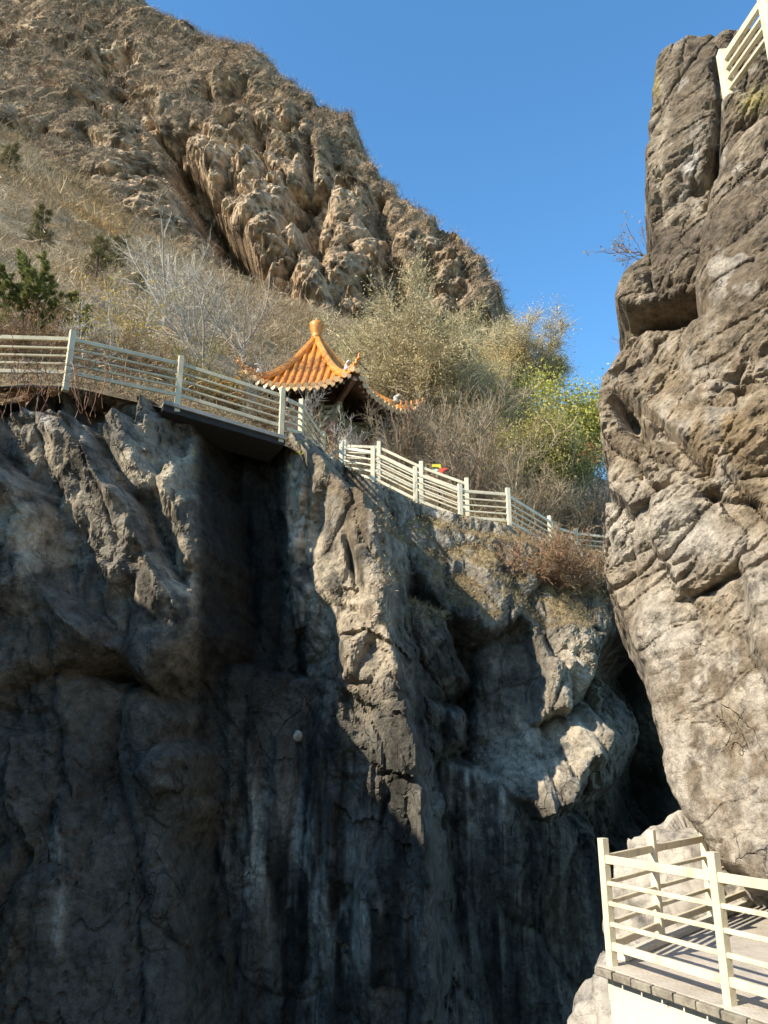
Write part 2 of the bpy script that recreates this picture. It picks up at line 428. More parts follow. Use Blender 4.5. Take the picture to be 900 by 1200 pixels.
def cliff_col(P, px, py, nr):
    n1 = fbm(P / 1.6, 5, 101); n2 = fbm(P / .5, 5, 102); n3 = fbm(P * np.array([2.4, 1, .22]), 5, 103)
    c = np.tile(np.array(GREY), (len(P), 1))
    c = mixc(c, TAN, smooth(-.15, .45, n1 + .25 * n2) * .65)
    c = mixc(c, PALE, smooth(.18, .5, n2 + .2 * n1) * .55)
    # dark water streaks running down
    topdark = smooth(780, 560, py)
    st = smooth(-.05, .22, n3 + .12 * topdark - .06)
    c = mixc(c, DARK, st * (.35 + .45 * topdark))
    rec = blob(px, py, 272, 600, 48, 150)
    c = mixc(c, (.028, .028, .025), np.clip(rec * 1.15, 0, .93))  # recess: black stain plus missing sky light, both put into the colour
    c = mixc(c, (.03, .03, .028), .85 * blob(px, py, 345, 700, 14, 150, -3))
    # brown varnish on the pillar head
    c = mixc(c, BROWN, .8 * np.clip(blob(px, py, 405, 590, 40, 60) * 1.3, 0, 1) * smooth(-.4, .2, n2 + n3))
    c = mixc(c, (.60, .53, .43), .9 * blob(px, py, 350, 610, 22, 80, -4) * smooth(-.3, .1, n2 + .1))  # from here to the buttress: sunlit rock painted paler
    c = mixc(c, (.55, .48, .38), .75 * np.clip(blob(px, py, 395, 700, 40, 70) + blob(px, py, 200, 690, 60, 60) + blob(px, py, 40, 640, 50, 60) + .8 * blob(px, py, 190, 560, 40, 50) + .5 * blob(px, py, 60, 540, 60, 40), 0, 1) * smooth(-.1, .2, n2 + n1 + .12))
    c = mixc(c, (.60, .52, .42), .85 * np.clip(blob(px, py, 440, 790, 45, 95) * 1.3, 0, 1) * smooth(-.3, .1, n2 + .1))
    # lower wall: its shade put into a darker grey, with white calcite curtains
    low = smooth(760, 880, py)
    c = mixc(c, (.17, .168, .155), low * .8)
    ws = smooth(-.08, .16, n3 + .25 * fbm(P / .8, 3, 120))
    cal = np.clip(blob(px, py, 360, 1030, 50, 100) + blob(px, py, 440, 1110, 40, 60) + .8 * blob(px, py, 300, 1000, 30, 60) + .5 * blob(px, py, 70, 1040, 10, 60) + .6 * blob(px, py, 550, 930, 40, 60), 0, 1)
    c = mixc(c, (.72, .71, .65), ws * cal * .95)
    for sx_, sw_, y0_, y1_ in ((365, 9, 960, 1230), (352, 5, 930, 1080), (300, 5, 900, 990), (402, 6, 1000, 1130), (430, 13, 1060, 1130), (68, 5, 980, 1100), (555, 8, 900, 960), (585, 12, 870, 960)):
        c = mixc(c, (.66, .65, .60), .85 * np.exp(-(((px - sx_ + 14 * n1 + 8 * n2) / sw_) ** 2)) * smooth(y0_ - 25, y0_, py) * smooth(y1_ + 30, y1_, py) * smooth(-.35, .05, n2 + n3))
    c = mixc(c, (.22, .17, .10), .5 * np.clip(blob(px, py, 650, 1080, 45, 60) + blob(px, py, 5, 1080, 30, 80) + blob(px, py, 240, 950, 18, 40), 0, 1))
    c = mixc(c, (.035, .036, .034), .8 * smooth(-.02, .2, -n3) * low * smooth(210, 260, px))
    # shelf and hanging column: paler rock
    c = mixc(c, (.68, .61, .51), .9 * np.clip(blob(px, py, 650, 880, 70, 50) * 1.4 + blob(px, py, 675, 780, 26, 45), 0, 1))
    # grass and earth on ledges of the terrace
    terr = smooth(430, 480, px) * smooth(760, 720, py)
    flat = smooth(.18, .5, nr[:, 2] + .2 * n2)
    c = mixc(c, (.30, .235, .13), terr * flat * .8)
    c = mixc(c, (.34, .33, .31), terr * (1 - flat) * .7)
    c = mixc(c, (.06, .06, .055), terr * smooth(.1, .3, n3) * (1 - flat) * .6)
    # lichen
    li = smooth(.28, .36, fbm(P * 5, 3, 140)) * np.clip(blob(px, py, 345, 530, 25, 22) + blob(px, py, 228, 545, 8, 14), 0, 1)
    c = mixc(c, (.45, .42, .10), li)
    c = mixc(c, (.42, .43, .43), .6 * blob(px, py, 20, 485, 50, 18) * smooth(-.1, .2, n2))
    c = mixc(c, (.02, .02, .018), np.clip(blob(px, py, 760, 930, 45, 60) + .7 * blob(px, py, 720, 1010, 25, 70) + .8 * blob(px, py, 740, 790, 28, 50), 0, .9))  # cave hollows: overhang shade painted in near-black
    rk_ = smooth(226, 240, px + 6 * n2) * smooth(342, 328, px + 8 * n1) * smooth(480, 500, py) * smooth(930, 740, py + 60 * n3)  # recess mask, stain and painted shade together
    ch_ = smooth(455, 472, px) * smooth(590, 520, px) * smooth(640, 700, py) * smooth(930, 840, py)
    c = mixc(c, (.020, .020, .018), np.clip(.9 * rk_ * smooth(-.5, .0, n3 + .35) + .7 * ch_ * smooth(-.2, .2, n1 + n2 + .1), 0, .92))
    c = c * np.array([1.05, 1.0, .90])
    return c * (.9 + .35 * n2[:, None]) * (1.4 + .25 * smooth(760, 640, py))[:, None] * (1 - .30 * smooth(560, 900, py) * smooth(900, 600, px))[:, None]  # sunlit upper rock lightened and shaded lower wall darkened in the colour

TOP = np.array([(-400, 420), (0, 447), (75, 450), (135, 460), (215, 472), (236, 500), (325, 512), (345, 504), (372, 524), (425, 560), (500, 596), (600, 618), (650, 645), (700, 652), (800, 690), (1200, 900)], float)
def cliff_keep(P, px, py, sd):
    lim = np.interp(px, TOP[:, 0], TOP[:, 1])
    return (py > lim - 3) | (sd > -.05)
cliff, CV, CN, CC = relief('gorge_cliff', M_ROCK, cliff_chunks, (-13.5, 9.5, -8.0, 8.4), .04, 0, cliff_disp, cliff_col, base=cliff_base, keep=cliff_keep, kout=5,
    warp=.14, wscale=1.0, label='shaded grey limestone gorge cliff under the left fence and bridge', cat='cliff')

# ------------------------------------------------------------------ THE RIGHT CLIFF
rc = [
    ([(768, 52, 10.0), (800, 32, 9.7), (850, 18, 9.3), (1060, 4, 8.4), (1060, 300, 8.0), (880, 320, 8.9), (800, 330, 9.6), (763, 275, 10.0), (757, 200, 10.1), (760, 130, 10.1)], .35),
    ([(770, 82, 9.75), (815, 46, 9.5), (842, 50, 9.3), (838, 150, 9.2), (820, 250, 9.2), (775, 262, 9.8)], .5),
    ([(845, 96, 8.3), (868, 72, 8.0), (960, 60, 7.2), (1160, 70, 6.2), (1160, 560, 5.9), (800, 520, 8.5), (790, 430, 8.9), (815, 330, 8.7), (828, 230, 8.5)], .7),
    ([(717, 338, 9.75), (735, 308, 9.7), (765, 278, 9.5), (830, 240, 9.0), (900, 210, 8.4), (950, 300, 8.0), (835, 316, 8.6), (770, 340, 9.1), (728, 352, 9.65)], .3),
    ([(722, 345, 10.0), (770, 335, 9.5), (830, 320, 8.9), (850, 350, 8.8), (800, 372, 9.5), (747, 384, 10.0)], .2),
    ([(740, 388, 9.9), (770, 382, 9.5), (800, 372, 9.1), (840, 330, 8.5), (1160, 300, 6.1), (1160, 620, 5.8), (760, 560, 8.8), (722, 480, 9.6), (698, 462, 9.9), (699, 428, 9.95)], .35),
    ([(696, 466, 9.8), (715, 455, 9.6), (740, 500, 9.2), (765, 540, 9.0), (728, 540, 9.5), (702, 500, 9.8)], .25),
    ([(700, 500, 10.0), (780, 520, 9.1), (800, 580, 8.7), (720, 570, 9.7)], .3),
    ([(708, 545, 9.7), (740, 532, 9.4), (775, 545, 9.0), (768, 575, 8.9), (735, 592, 9.2), (712, 572, 9.6)], .3),
    ([(706, 585, 10.0), (740, 580, 9.7), (760, 700, 9.5), (762, 800, 9.4), (745, 760, 9.7), (722, 710, 9.9), (704, 668, 10.05)], .4),
    ([(735, 590, 9.2), (800, 560, 8.6), (1160, 600, 5.9), (1160, 1160, 5.9), (900, 1046, 7.8), (838, 1004, 8.6), (800, 948, 9.0), (778, 905, 9.2), (766, 840, 9.35), (752, 790, 9.4), (736, 735, 9.5)], .55),
    ([(755, 575, 8.6), (800, 557, 8.3), (840, 575, 8.0), (875, 620, 7.7), (870, 650, 7.7), (820, 680, 8.1), (790, 690, 8.4), (765, 640, 8.6)], .35),
    ([(868, 650, 7.5), (960, 600, 6.6), (1060, 700, 6.2), (960, 900, 6.6), (880, 760, 7.4)], .4),
]
RAZ = rad(27)
def rc_disp(P, px, py, U, Z):
    d = rockdisp(P, big=.17, mid=.12, small=.05, s0=1.4, s1=.5, s2=.2, zs=.85, shear=-.5, seed=33)
    calm = 1.1 * smooth(700, 790, py) + blob(px, py, 800, 930, 70, 70) * .3 + blob(px, py, 790, 150, 50, 100) * .6 + blob(px, py, 790, 290, 70, 30) * .6
    d = d * (1 - .55 * np.clip(calm, 0, 1))
    d += .9 * blob(px, py, 733, 478, 11, 19, -30) + .6 * blob(px, py, 748, 505, 12, 8, 40) + .3 * blob(px, py, 778, 512, 16, 8, 20)
    d += 1.7 * blob(px, py, 783, 360, 34, 12, -12) + .45 * blob(px, py, 815, 212, 7, 6) + .3 * blob(px, py, 836, 186, 7, 14, 20) + .25 * blob(px, py, 797, 204, 6, 4)
    d += .35 * blob(px, py, 835, 575, 8, 6) + .3 * blob(px, py, 870, 455, 10, 8)
    # a long inclined joint across the face and smaller ones
    ln = np.abs((py - 470) - (px - 740) * .82 + 9 * fbm(P, 3, 77)); d += .22 * np.exp(-(ln / 5) ** 2) * smooth(700, 745, px) * smooth(850, 820, px)
    ln = np.abs((py - 668) + (px - 870) * .5 + 6 * fbm(P, 3, 78)); d += .14 * np.exp(-(ln / 4) ** 2) * smooth(800, 830, px)
    ln = np.abs((py - 545) - (px - 850) * 1.2 + 9 * fbm(P, 3, 79)); d += .12 * np.exp(-(ln / 4) ** 2) * smooth(520, 560, py) * smooth(690, 640, py)
    return d
def rc_col(P, px, py, nr):
    n1 = fbm(P / 1.1, 5, 201); n2 = fbm(P / .35, 5, 202); n3 = fbm(P * np.array([2, 2, .35]), 5, 203); n4 = fbm(P / .13, 3, 204)
    c = np.tile(np.array((.44, .355, .25)), (len(P), 1))
    c = mixc(c, (.36, .27, .16), smooth(-.1, .4, n1) * .7)
    c = mixc(c, (.22, .165, .105), smooth(.0, .35, n2 + .35 * n1) * .6)
    c = mixc(c, (.50, .44, .36), smooth(.05, .35, -n2 + .3 * n3) * .55)
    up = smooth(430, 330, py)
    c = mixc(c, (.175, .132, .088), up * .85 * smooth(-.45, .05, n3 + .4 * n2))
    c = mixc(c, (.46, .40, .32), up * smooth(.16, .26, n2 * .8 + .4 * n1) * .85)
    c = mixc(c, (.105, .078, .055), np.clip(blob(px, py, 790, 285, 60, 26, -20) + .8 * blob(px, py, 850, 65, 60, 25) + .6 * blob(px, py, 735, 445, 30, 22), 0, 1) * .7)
    c = mixc(c, (.50, .46, .40), .9 * np.clip(blob(px, py, 808, 195, 9, 42, 12) * 1.2, 0, 1) * smooth(-.2, .1, n2 + .1))
    c = mixc(c, (.33, .225, .11), .8 * np.clip(blob(px, py, 840, 500, 60, 45) + blob(px, py, 850, 560, 40, 25), 0, 1) * smooth(-.4, .1, n1 + n2))
    pale = np.clip(blob(px, py, 790, 610, 45, 45) + blob(px, py, 725, 620, 22, 50) + blob(px, py, 775, 740, 32, 60) + blob(px, py, 890, 690, 22, 50) + .8 * blob(px, py, 820, 640, 40, 25), 0, 1)
    c = mixc(c, (.60, .54, .45), pale * .78 * smooth(-.35, .05, n2 + .15))
    c = mixc(c, (.30, .235, .165), .65 * np.clip(blob(px, py, 810, 950, 60, 60), 0, 1))
    c = mixc(c, (.50, .455, .39), .75 * np.clip(blob(px, py, 893, 930, 20, 90), 0, 1))
    c = mixc(c, (.62, .545, .45), .75 * smooth(720, 800, py) * smooth(-.5, .1, -n1))
    # mottled flaking varnish on the lower face
    c = mixc(c, (.20, .145, .09), .55 * smooth(.08, .2, n2 + .5 * n4 - .2 * n1) * smooth(330, 400, py) * (1 - .8 * np.clip(pale, 0, 1)))
    mott = smooth(.02, .10, n2 + .45 * n4) * smooth(740, 790, py) * smooth(960, 900, py) * smooth(770, 800, px)
    c = mixc(c, (.255, .195, .13), mott * .75)
    c = mixc(c, (.40, .33, .12), .9 * np.clip(blob(px, py, 885, 118, 18, 12, -30), 0, 1))
    c = mixc(c, (.42, .33, .10), .8 * blob(px, py, 769, 100, 3, 14))
    return c * (1 + .35 * n4[:, None])
# (right cliff bounds in its own axes)
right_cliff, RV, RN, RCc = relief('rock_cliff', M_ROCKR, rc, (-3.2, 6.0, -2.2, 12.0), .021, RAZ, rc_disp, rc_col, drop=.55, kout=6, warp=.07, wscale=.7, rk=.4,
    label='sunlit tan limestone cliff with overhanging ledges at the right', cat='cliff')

# ------------------------------------------------------------------ THE MOUNTAIN
mt = [
    ([(-500, -500, 150), (40, -260, 150), (100, -40, 140), (150, 12, 136), (190, 38, 132), (255, 55, 128), (300, 68, 126), (345, 98, 122), (400, 132, 118), (430, 170, 115), (470, 205, 112), (510, 240, 108), (545, 268, 104), (572, 300, 101), (584, 335, 99), (580, 362, 98), (520, 480, 96), (-500, 480, 96)], 7, 5),
    ([(-500, -100, 118), (60, 40, 118), (130, 110, 114), (190, 180, 106), (230, 262, 98), (270, 330, 90), (330, 420, 86), (300, 520, 80), (-500, 520, 80)], 9, 3),
    # ribs and towers
    ([(150, 160, 108), (186, 152, 107), (192, 200, 103), (186, 250, 100), (150, 225, 103), (132, 185, 106)], 3),
    ([(176, 95, 114), (235, 92, 113), (270, 120, 110), (290, 100, 111), (298, 150, 106), (250, 215, 102), (220, 185, 104), (180, 150, 108)], 4, 3),
    ([(215, 160, 106), (290, 170, 104), (330, 190, 102), (320, 260, 97), (295, 300, 94), (262, 240, 98), (230, 205, 102)], 4, 3),
    ([(300, 120, 110), (350, 110, 112), (370, 150, 108), (372, 205, 103), (330, 215, 102), (310, 180, 104)], 4, 3),
    ([(385, 195, 104), (420, 190, 104), (430, 235, 100), (440, 290, 97), (430, 360, 92), (390, 370, 91), (385, 290, 95)], 4, 3),
    ([(300, 262, 94), (345, 250, 95), (380, 290, 94), (390, 380, 89), (320, 390, 88), (305, 330, 91)], 4, 3),
    ([(440, 205, 107), (500, 245, 104), (545, 290, 100), (555, 350, 96), (520, 360, 95), (470, 330, 97), (445, 270, 101)], 4, 3),
    ([(530, 268, 101), (568, 300, 98.5), (583, 335, 97), (578, 362, 95), (545, 365, 94), (540, 310, 98)], 2.5, 4),
]
def mt_disp(P, px, py, U, Z):
    d = rockdisp(P, big=3.0, mid=2.5, small=.95, s0=17, s1=6.0, s2=2.2, zs=.95, shear=-.45, seed=63)
    d += 1.6 * fbm(P / 3.0, 6, 64, .68)
    veg = mt_veg(P, px, py)
    d = d * (1 - .55 * veg)
    g = blob(px, py, 205, 185, 12, 30, -20) + blob(px, py, 235, 235, 15, 40, -32) + blob(px, py, 272, 292, 17, 42, -28)
    d += 6.5 * np.clip(g, 0, 1.2)
    d += 4.5 * blob(px, py, 140, 62, 6, 14) + 3.5 * blob(px, py, 92, 150, 10, 6, 50) + 5 * blob(px, py, 358, 185, 7, 30) + 4 * blob(px, py, 425, 330, 9, 22, -15) + 4 * blob(px, py, 500, 320, 12, 24, 20) + 3 * blob(px, py, 445, 250, 8, 20)
    d += 4 * blob(px, py, 240, 108, 6, 12)
    return d
def mt_veg(P, px, py):
    n = fbm(P / 9, 4, 301) + .35 * fbm(P / 3, 3, 302)
    rock = np.clip(blob(px, py, 300, 200, 110, 75, 35) + blob(px, py, 410, 290, 90, 75) + .8 * blob(px, py, 160, 190, 35, 45) + .9 * blob(px, py, 540, 320, 40, 50) + .5 * blob(px, py, 130, 70, 40, 25) + .45 * blob(px, py, 110, 130, 30, 20), 0, 1)
    left = smooth(260, 60, px) * .25
    line = (py - 20) - (px - 150) * .82                      # distance below the skyline
    crest = smooth(60, 15, line) * .55
    v = .42 + left + crest - 1.0 * rock + 1.7 * n
    return smooth(.15, .5, v)
def mt_col(P, px, py, nr):
    n1 = fbm(P / 12, 5, 311); n2 = fbm(P / 3, 5, 312); n3 = fbm(P * np.array([1, 1, .3]) / 2.2, 4, 313); n4 = fbm(P / .9, 3, 314)
    c = np.tile(np.array((.38, .285, .195)), (len(P), 1))
    c = mixc(c, (.47, .375, .27), smooth(-.1, .35, n1 + .4 * n2))
    c = mixc(c, (.17, .13, .09), smooth(.02, .35, n2 - .4 * n1) * .75)
    c = mixc(c, (.10, .085, .065), smooth(.1, .35, n3) * .55)
    c = mixc(c, (.58, .48, .37), np.clip(blob(px, py, 285, 195, 70, 35, 38) * 1.2, 0, 1) * .7 * smooth(-.3, .2, n2))
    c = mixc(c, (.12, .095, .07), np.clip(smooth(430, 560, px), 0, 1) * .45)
    veg = mt_veg(P, px, py)
    c = mixc(c, (.20, .155, .105), veg * .7)
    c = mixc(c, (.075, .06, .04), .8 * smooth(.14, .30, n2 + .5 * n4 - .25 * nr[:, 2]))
    return c * (1 + .5 * n4[:, None]) * np.array([1.72, 1.6, 1.45])
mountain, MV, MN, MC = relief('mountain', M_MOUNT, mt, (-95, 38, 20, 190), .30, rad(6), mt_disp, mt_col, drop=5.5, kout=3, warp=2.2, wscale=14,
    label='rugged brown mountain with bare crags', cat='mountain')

# ------------------------------------------------------------------ HILLSIDE (terrain above the cliffs)
ctrl = np.array([W(*p) for p in [
    (-300, 438, 13.6), (-100, 440, 14.3), (0, 449, 14.7), (78, 450, 15.0), (208, 476, 16.6), (329, 514, 17.6),
    (-300, 380, 24), (-100, 385, 23), (0, 385, 23), (150, 385, 25), (300, 425, 28), (0, 300, 34), (-300, 300, 36), (0, 200, 55), (-300, 200, 58), (0, 160, 74), (-300, 60, 100),
    (100, 255, 60), (200, 328, 55), (300, 395, 50), (130, 245, 78), (240, 352, 70), (60, 205, 82), (170, 300, 80), (320, 405, 66), (60, 215, 70),
    (437, 572, 20.9), (487, 600, 20.8), (540, 620, 20.8), (597, 625, 21.2), (646, 650, 25.0), (690, 662, 28),
    (385, 560, 20), (345, 540, 18.5), (400, 556, 28), (340, 556, 28), (440, 545, 31), (370, 535, 33), (340, 540, 30), (520, 560, 30), (600, 600, 30), (660, 620, 32), (720, 640, 36), (760, 660, 30), (900, 700, 32),
    (450, 450, 66), (600, 560, 50), (690, 610, 50), (760, 630, 50), (330, 385, 70), (400, 395, 76), (520, 420, 84), (600, 560, 80), (560, 480, 80), (700, 620, 90), (800, 640, 80), (1000, 680, 60)]])
ctrl = np.vstack([ctrl, [(3.5, 21.0, 5.6), (6, 22, 5.2), (9, 23, 5.2), (-14, 13.0, 7.4), (-22, 13, 9), (-30, 20, 16), (-60, 60, 62)]])
def rbf_fit(c):
    n = len(c); d = np.linalg.norm(c[:, None, :2] - c[None, :, :2], axis=2)
    A = np.zeros((n + 3, n + 3)); A[:n, :n] = d + .3 * np.eye(n) * 0; A[:n, n] = 1; A[:n, n + 1:] = c[:, :2]; A[n, :n] = 1; A[n + 1:, :n] = c[:, :2].T
    return np.linalg.solve(A, np.concatenate([c[:, 2], [0, 0, 0]]))
RB = rbf_fit(ctrl)
def hill_base(x, y):
    x = np.atleast_1d(np.asarray(x, float)); y = np.atleast_1d(np.asarray(y, float))
    z = RB[len(ctrl)] + RB[len(ctrl) + 1] * x + RB[len(ctrl) + 2] * y
    for i, c in enumerate(ctrl): z = z + RB[i] * np.hypot(x - c[0], y - c[1])
    return z
def hill_z(x, y):
    z = hill_base(x, y)
    x = np.atleast_1d(np.asarray(x, float)); y = np.atleast_1d(np.asarray(y, float))
    P = np.stack([x, y, np.zeros_like(x)], 1)
    a = smooth(20, 32, y)
    return z + a * (1.2 * fbm(P / 7, 4, 401)) + (.05 + .25 * a) * fbm(P / 1.2, 4, 402)
def front_edge(x):
    xs = np.array([W(79, 445, 14.3)[0] - 8, W(0, 448, 14.5)[0], W(78, 448, 14.8)[0], W(208, 474, 16.1)[0], W(329, 510, 17.2)[0], W(385, 545, 18.5)[0], W(437, 572, 20.2)[0], W(597, 625, 20.3)[0], W(646, 650, 22.5)[0], 7.5, 12])
    ys = np.array([13.6, 14.35, 14.75, 16.0, 17.0, 18.3, 19.9, 20.0, 21.0, 21.5, 21.5])
    return np.interp(x, xs, ys)
gx = np.concatenate([np.arange(-75, -14, .8), np.arange(-14, 9, .14), np.arange(9, 60, .9)])
tt = np.concatenate([np.arange(0, 20, .16), np.arange(20, 95, .55)])
GX, TT = np.meshgrid(gx, tt); GY = front_edge(GX) + TT
HZ = hill_z(GX.ravel(), GY.ravel())
HP = np.stack([GX.ravel(), GY.ravel(), HZ], 1)
hn1 = fbm(HP / 5, 4, 411); hn2 = fbm(HP / .8, 4, 412)
hc = np.tile(np.array((.27, .21, .13)), (len(HP), 1)); hc = mixc(hc, (.16, .13, .085), smooth(-.2, .3, hn1)); hc = mixc(hc, (.33, .27, .19), smooth(0, .4, hn2) * .6)
idx = np.arange(len(HP)).reshape(GX.shape)
F = np.stack([idx[:-1, :-1], idx[:-1, 1:], idx[1:, 1:], idx[1:, :-1]], 2).reshape(-1, 4)
tag(mesh_obj('hillside', HP, F, M_SOIL, smooth=True, col=hc), 'dry brown hillside above the gorge', 'hillside', kind='structure')

# off-frame continuation of the gorge on the left: the wall whose shade fills the gorge
def wall_off():
    ys = np.arange(-9, 15.5, .3); zs = np.arange(-9, 12.5, .3)
    Yg, Zg = np.meshgrid(ys, zs)
    top = 9.4 + .9 * np.interp(ys, [-9, -2, 2, 8, 14], [-4.5, -3.0, -.7, .55, -.2])
    top = top + .55 * fbm(np.stack([ys / 2.1, ys * 0, ys * 0], 1), 3, 501)
    zt = -9 + (Zg + 9) / 21.5 * (top[None, :] + 9)
    P = np.stack([np.full(Yg.size, -12.6), Yg.ravel(), zt.ravel()], 1)
    d = rockdisp(P, big=.5, mid=.2, small=.08, seed=71)
    P[:, 0] -= d - .02 * (P[:, 2])
    P[:, 0] = P[:, 0] - .8 * smooth(13.0, 15.5, P[:, 1])
    n = len(ys); V = [P]
    back = P[-n:].copy(); back[:, 0] -= 9; back[:, 2] += .8 * 1.0
    V = np.vstack([P, back]); m = len(zs)
    idx = np.arange(len(V)).reshape(m + 1, n)
    F = np.stack([idx[:-1, :-1], idx[:-1, 1:], idx[1:, 1:], idx[1:, :-1]], 2).reshape(-1, 4)
    c = mixc(np.tile(np.array(GREY), (len(V), 1)), TAN, smooth(-.2, .4, fbm(V / 1.6, 4, 505)))
    tag(mesh_obj('side_cliff', V, F, M_ROCK, smooth=True, col=c), 'grey gorge wall continuing out of view on the left', 'cliff', kind='structure')
wall_off()
def wall_right():
    th = np.linspace(0, 1, 60); pl = np.array([(7.5, 6.5), (8.5, 0), (9.5, -8), (6, -16), (-2, -19), (-9, -17)], float)
    t = np.linspace(0, len(pl) - 1, 90); xs = np.interp(t, range(len(pl)), pl[:, 0]); ys = np.interp(t, range(len(pl)), pl[:, 1])
    zs = np.arange(-9.3, 15, .45); tp = np.interp(t, range(len(pl)), [13, 15, 15, 13, 10, 5])
    X = np.tile(xs, (len(zs), 1)); Yg = np.tile(ys, (len(zs), 1)); Z = -9.3 + (zs[:, None] + 9.3) / 24.3 * (tp[None] + 9.3)
    P = np.stack([X.ravel(), Yg.ravel(), Z.ravel()], 1)
    d = rockdisp(P, big=.5, mid=.2, small=.08, seed=81)
    cx, cy = -1., -3.; r = np.stack([P[:, 0] - cx, P[:, 1] - cy], 1); r /= np.linalg.norm(r, axis=1, keepdims=True)
    P[:, :2] += r * d[:, None]
    top = P[-90:].copy(); top[:, :2] += r[-90:] * 8
    V = np.vstack([P, top]); idx = np.arange(len(V)).reshape(-1, 90)
    F = np.stack([idx[:-1, :-1], idx[:-1, 1:], idx[1:, 1:], idx[1:, :-1]], 2).reshape(-1, 4)
    c = mixc(np.tile(np.array((.32, .27, .2)), (len(V), 1)), GREY, smooth(-.2, .4, fbm(V / 1.6, 4, 515)))
    tag(mesh_obj('back_cliff', V, F, M_ROCK, smooth=False, col=c), 'tan gorge wall behind the viewpoint', 'cliff', kind='structure')
wall_right()

# the ground sheet / river bed
g = np.array([(-1500, -1500, -9.3), (1500, -1500, -9.3), (1500, 1500, -9.3), (-1500, 1500, -9.3)], float)
tag(mesh_obj('ground', g, np.array([[0, 1, 2, 3]]), simple('gorge_floor', (.16, .15, .13), .9, scale=.6, bump=.5, bscale=4)), kind='structure')

# ------------------------------------------------------------------ LIGHT, SKY, CAMERA
SUN_EL = rad(35); SUNH = Vector((-.85, -.53)).normalized()
sd = Vector((SUNH.x * math.cos(SUN_EL), SUNH.y * math.cos(SUN_EL), math.sin(SUN_EL)))
sl = bpy.data.lights.new('sun', 'SUN'); sl.energy = 4.9; sl.angle = rad(.53); sl.color = (1, .90, .74)
so = bpy.data.objects.new('sun', sl); COL.objects.link(so); so.rotation_euler = sd.to_track_quat('Z', 'Y').to_euler(); so.location = (-30, -20, 40)
w = bpy.data.worlds.new('World'); scene.world = w; w.use_nodes = True
nt = w.node_tree; bg = nt.nodes['Background']; sky = nt.nodes.new('ShaderNodeTexSky'); sky.sky_type = 'NISHITA'; sky.sun_disc = False
sky.sun_elevation = SUN_EL; sky.sun_rotation = math.atan2(SUNH.x, SUNH.y)
sky.altitude = 800; sky.air_density = 1.0; sky.dust_density = .25; sky.ozone_density = 2.2
hs = nt.nodes.new('ShaderNodeHueSaturation'); hs.inputs['Saturation'].default_value = 1.18
nt.links.new(sky.outputs[0], hs.inputs['Color']); mt_ = nt.nodes.new('ShaderNodeVectorMath'); mt_.operation = 'MULTIPLY'; mt_.inputs[1].default_value = (1.08, 1.25, 1.19); nt.links.new(hs.outputs[0], mt_.inputs[0]); nt.links.new(mt_.outputs[0], bg.inputs[0]); bg.inputs[1].default_value = .15
cam = bpy.data.cameras.new('camera'); co = bpy.data.objects.new('camera', cam); COL.objects.link(co)
co.location = (0, 0, 0); co.rotation_euler = (rad(90) + PITCH, 0, 0)
cam.sensor_fit = 'VERTICAL'; cam.sensor_height = 24; cam.lens = 24 * FPX / 1200; cam.clip_end = 5000; cam.clip_start = .1
scene.camera = co
scene.view_settings.view_transform = 'Standard'; scene.view_settings.look = 'None'; scene.view_settings.gamma = 1; scene.view_settings.exposure = .86
scene.cycles.max_bounces = 6; scene.cycles.diffuse_bounces = 3; scene.cycles.transparent_max_bounces = 4
scene.cycles.use_denoising = True

# ------------------------------------------------------------------ BUILT THINGS
M_RAIL = simple('cream_painted_rail', (.72, .64, .46), .55, var=.08, scale=3, bump=.15, bscale=60, col2=(.60, .52, .36), chips=(.25, .14, .07), streak=(.38, .31, .20))
M_RAIL2 = simple('weathered_cream_rail', (.68, .58, .38), .6, var=.1, scale=2.5, bump=.15, bscale=60, col2=(.50, .42, .27), chips=(.22, .13, .07), streak=(.33, .27, .18))
M_CONC = simple('deck_concrete', (.54, .49, .42), .85, var=.1, scale=2.2, bump=.5, bscale=30, col2=(.36, .32, .265), streak=(.28, .24, .19))
M_EDGE = simple('edge_stone', (.30, .27, .21), .9, var=.2, scale=8, bump=.8, bscale=25, col2=(.14, .12, .09))
M_WHITE = simple('whitewashed_wall', (.56, .52, .44), .75, var=.05, scale=2, bump=.3, bscale=14, col2=(.60, .56, .47), chips=(.30, .15, .08), streak=(.36, .31, .23))
M_DARKUNDER = simple('underside_shade', (.045, .04, .035), .9, var=.2, scale=5, bump=.3)  # near-black colour stands in for the shade under the bridge slab
M_TILE = simple('glazed_orange_tile', (.78, .31, .045), .38, var=.15, scale=7, bump=.5, bscale=26, spec=.5, col2=(.42, .14, .02), streak=(.30, .17, .07))
M_TILEEND = simple('worn_tile_ends', (.62, .33, .10), .45, var=.3, scale=14, bump=.2, col2=(.50, .36, .22))
M_RED = simple('red_lacquer_column', (.60, .26, .18), .6, var=.2, scale=6, bump=.2, col2=(.32, .09, .06))
M_EAVE = simple('painted_eave_timber', (.34, .14, .07), .7, var=.3, scale=9, col2=(.10, .12, .09))
M_BRACK = simple('painted_bracket', (.45, .40, .26), .7, var=.3, scale=14, col2=(.13, .17, .13))
M_STONE = simple('grey_base_stone', (.34, .32, .28), .85, var=.2, scale=4, bump=.4)
M_BEAST = simple('pale_ridge_figure', (.62, .56, .47), .5, var=.15, scale=20)
M_YEL = simple('yellow_paint', (.75, .60, .04), .5, var=.1)
M_MINT = simple('mint_paint', (.42, .75, .52), .5, var=.1)
M_REDP = simple('red_paint', (.72, .09, .05), .5, var=.1)

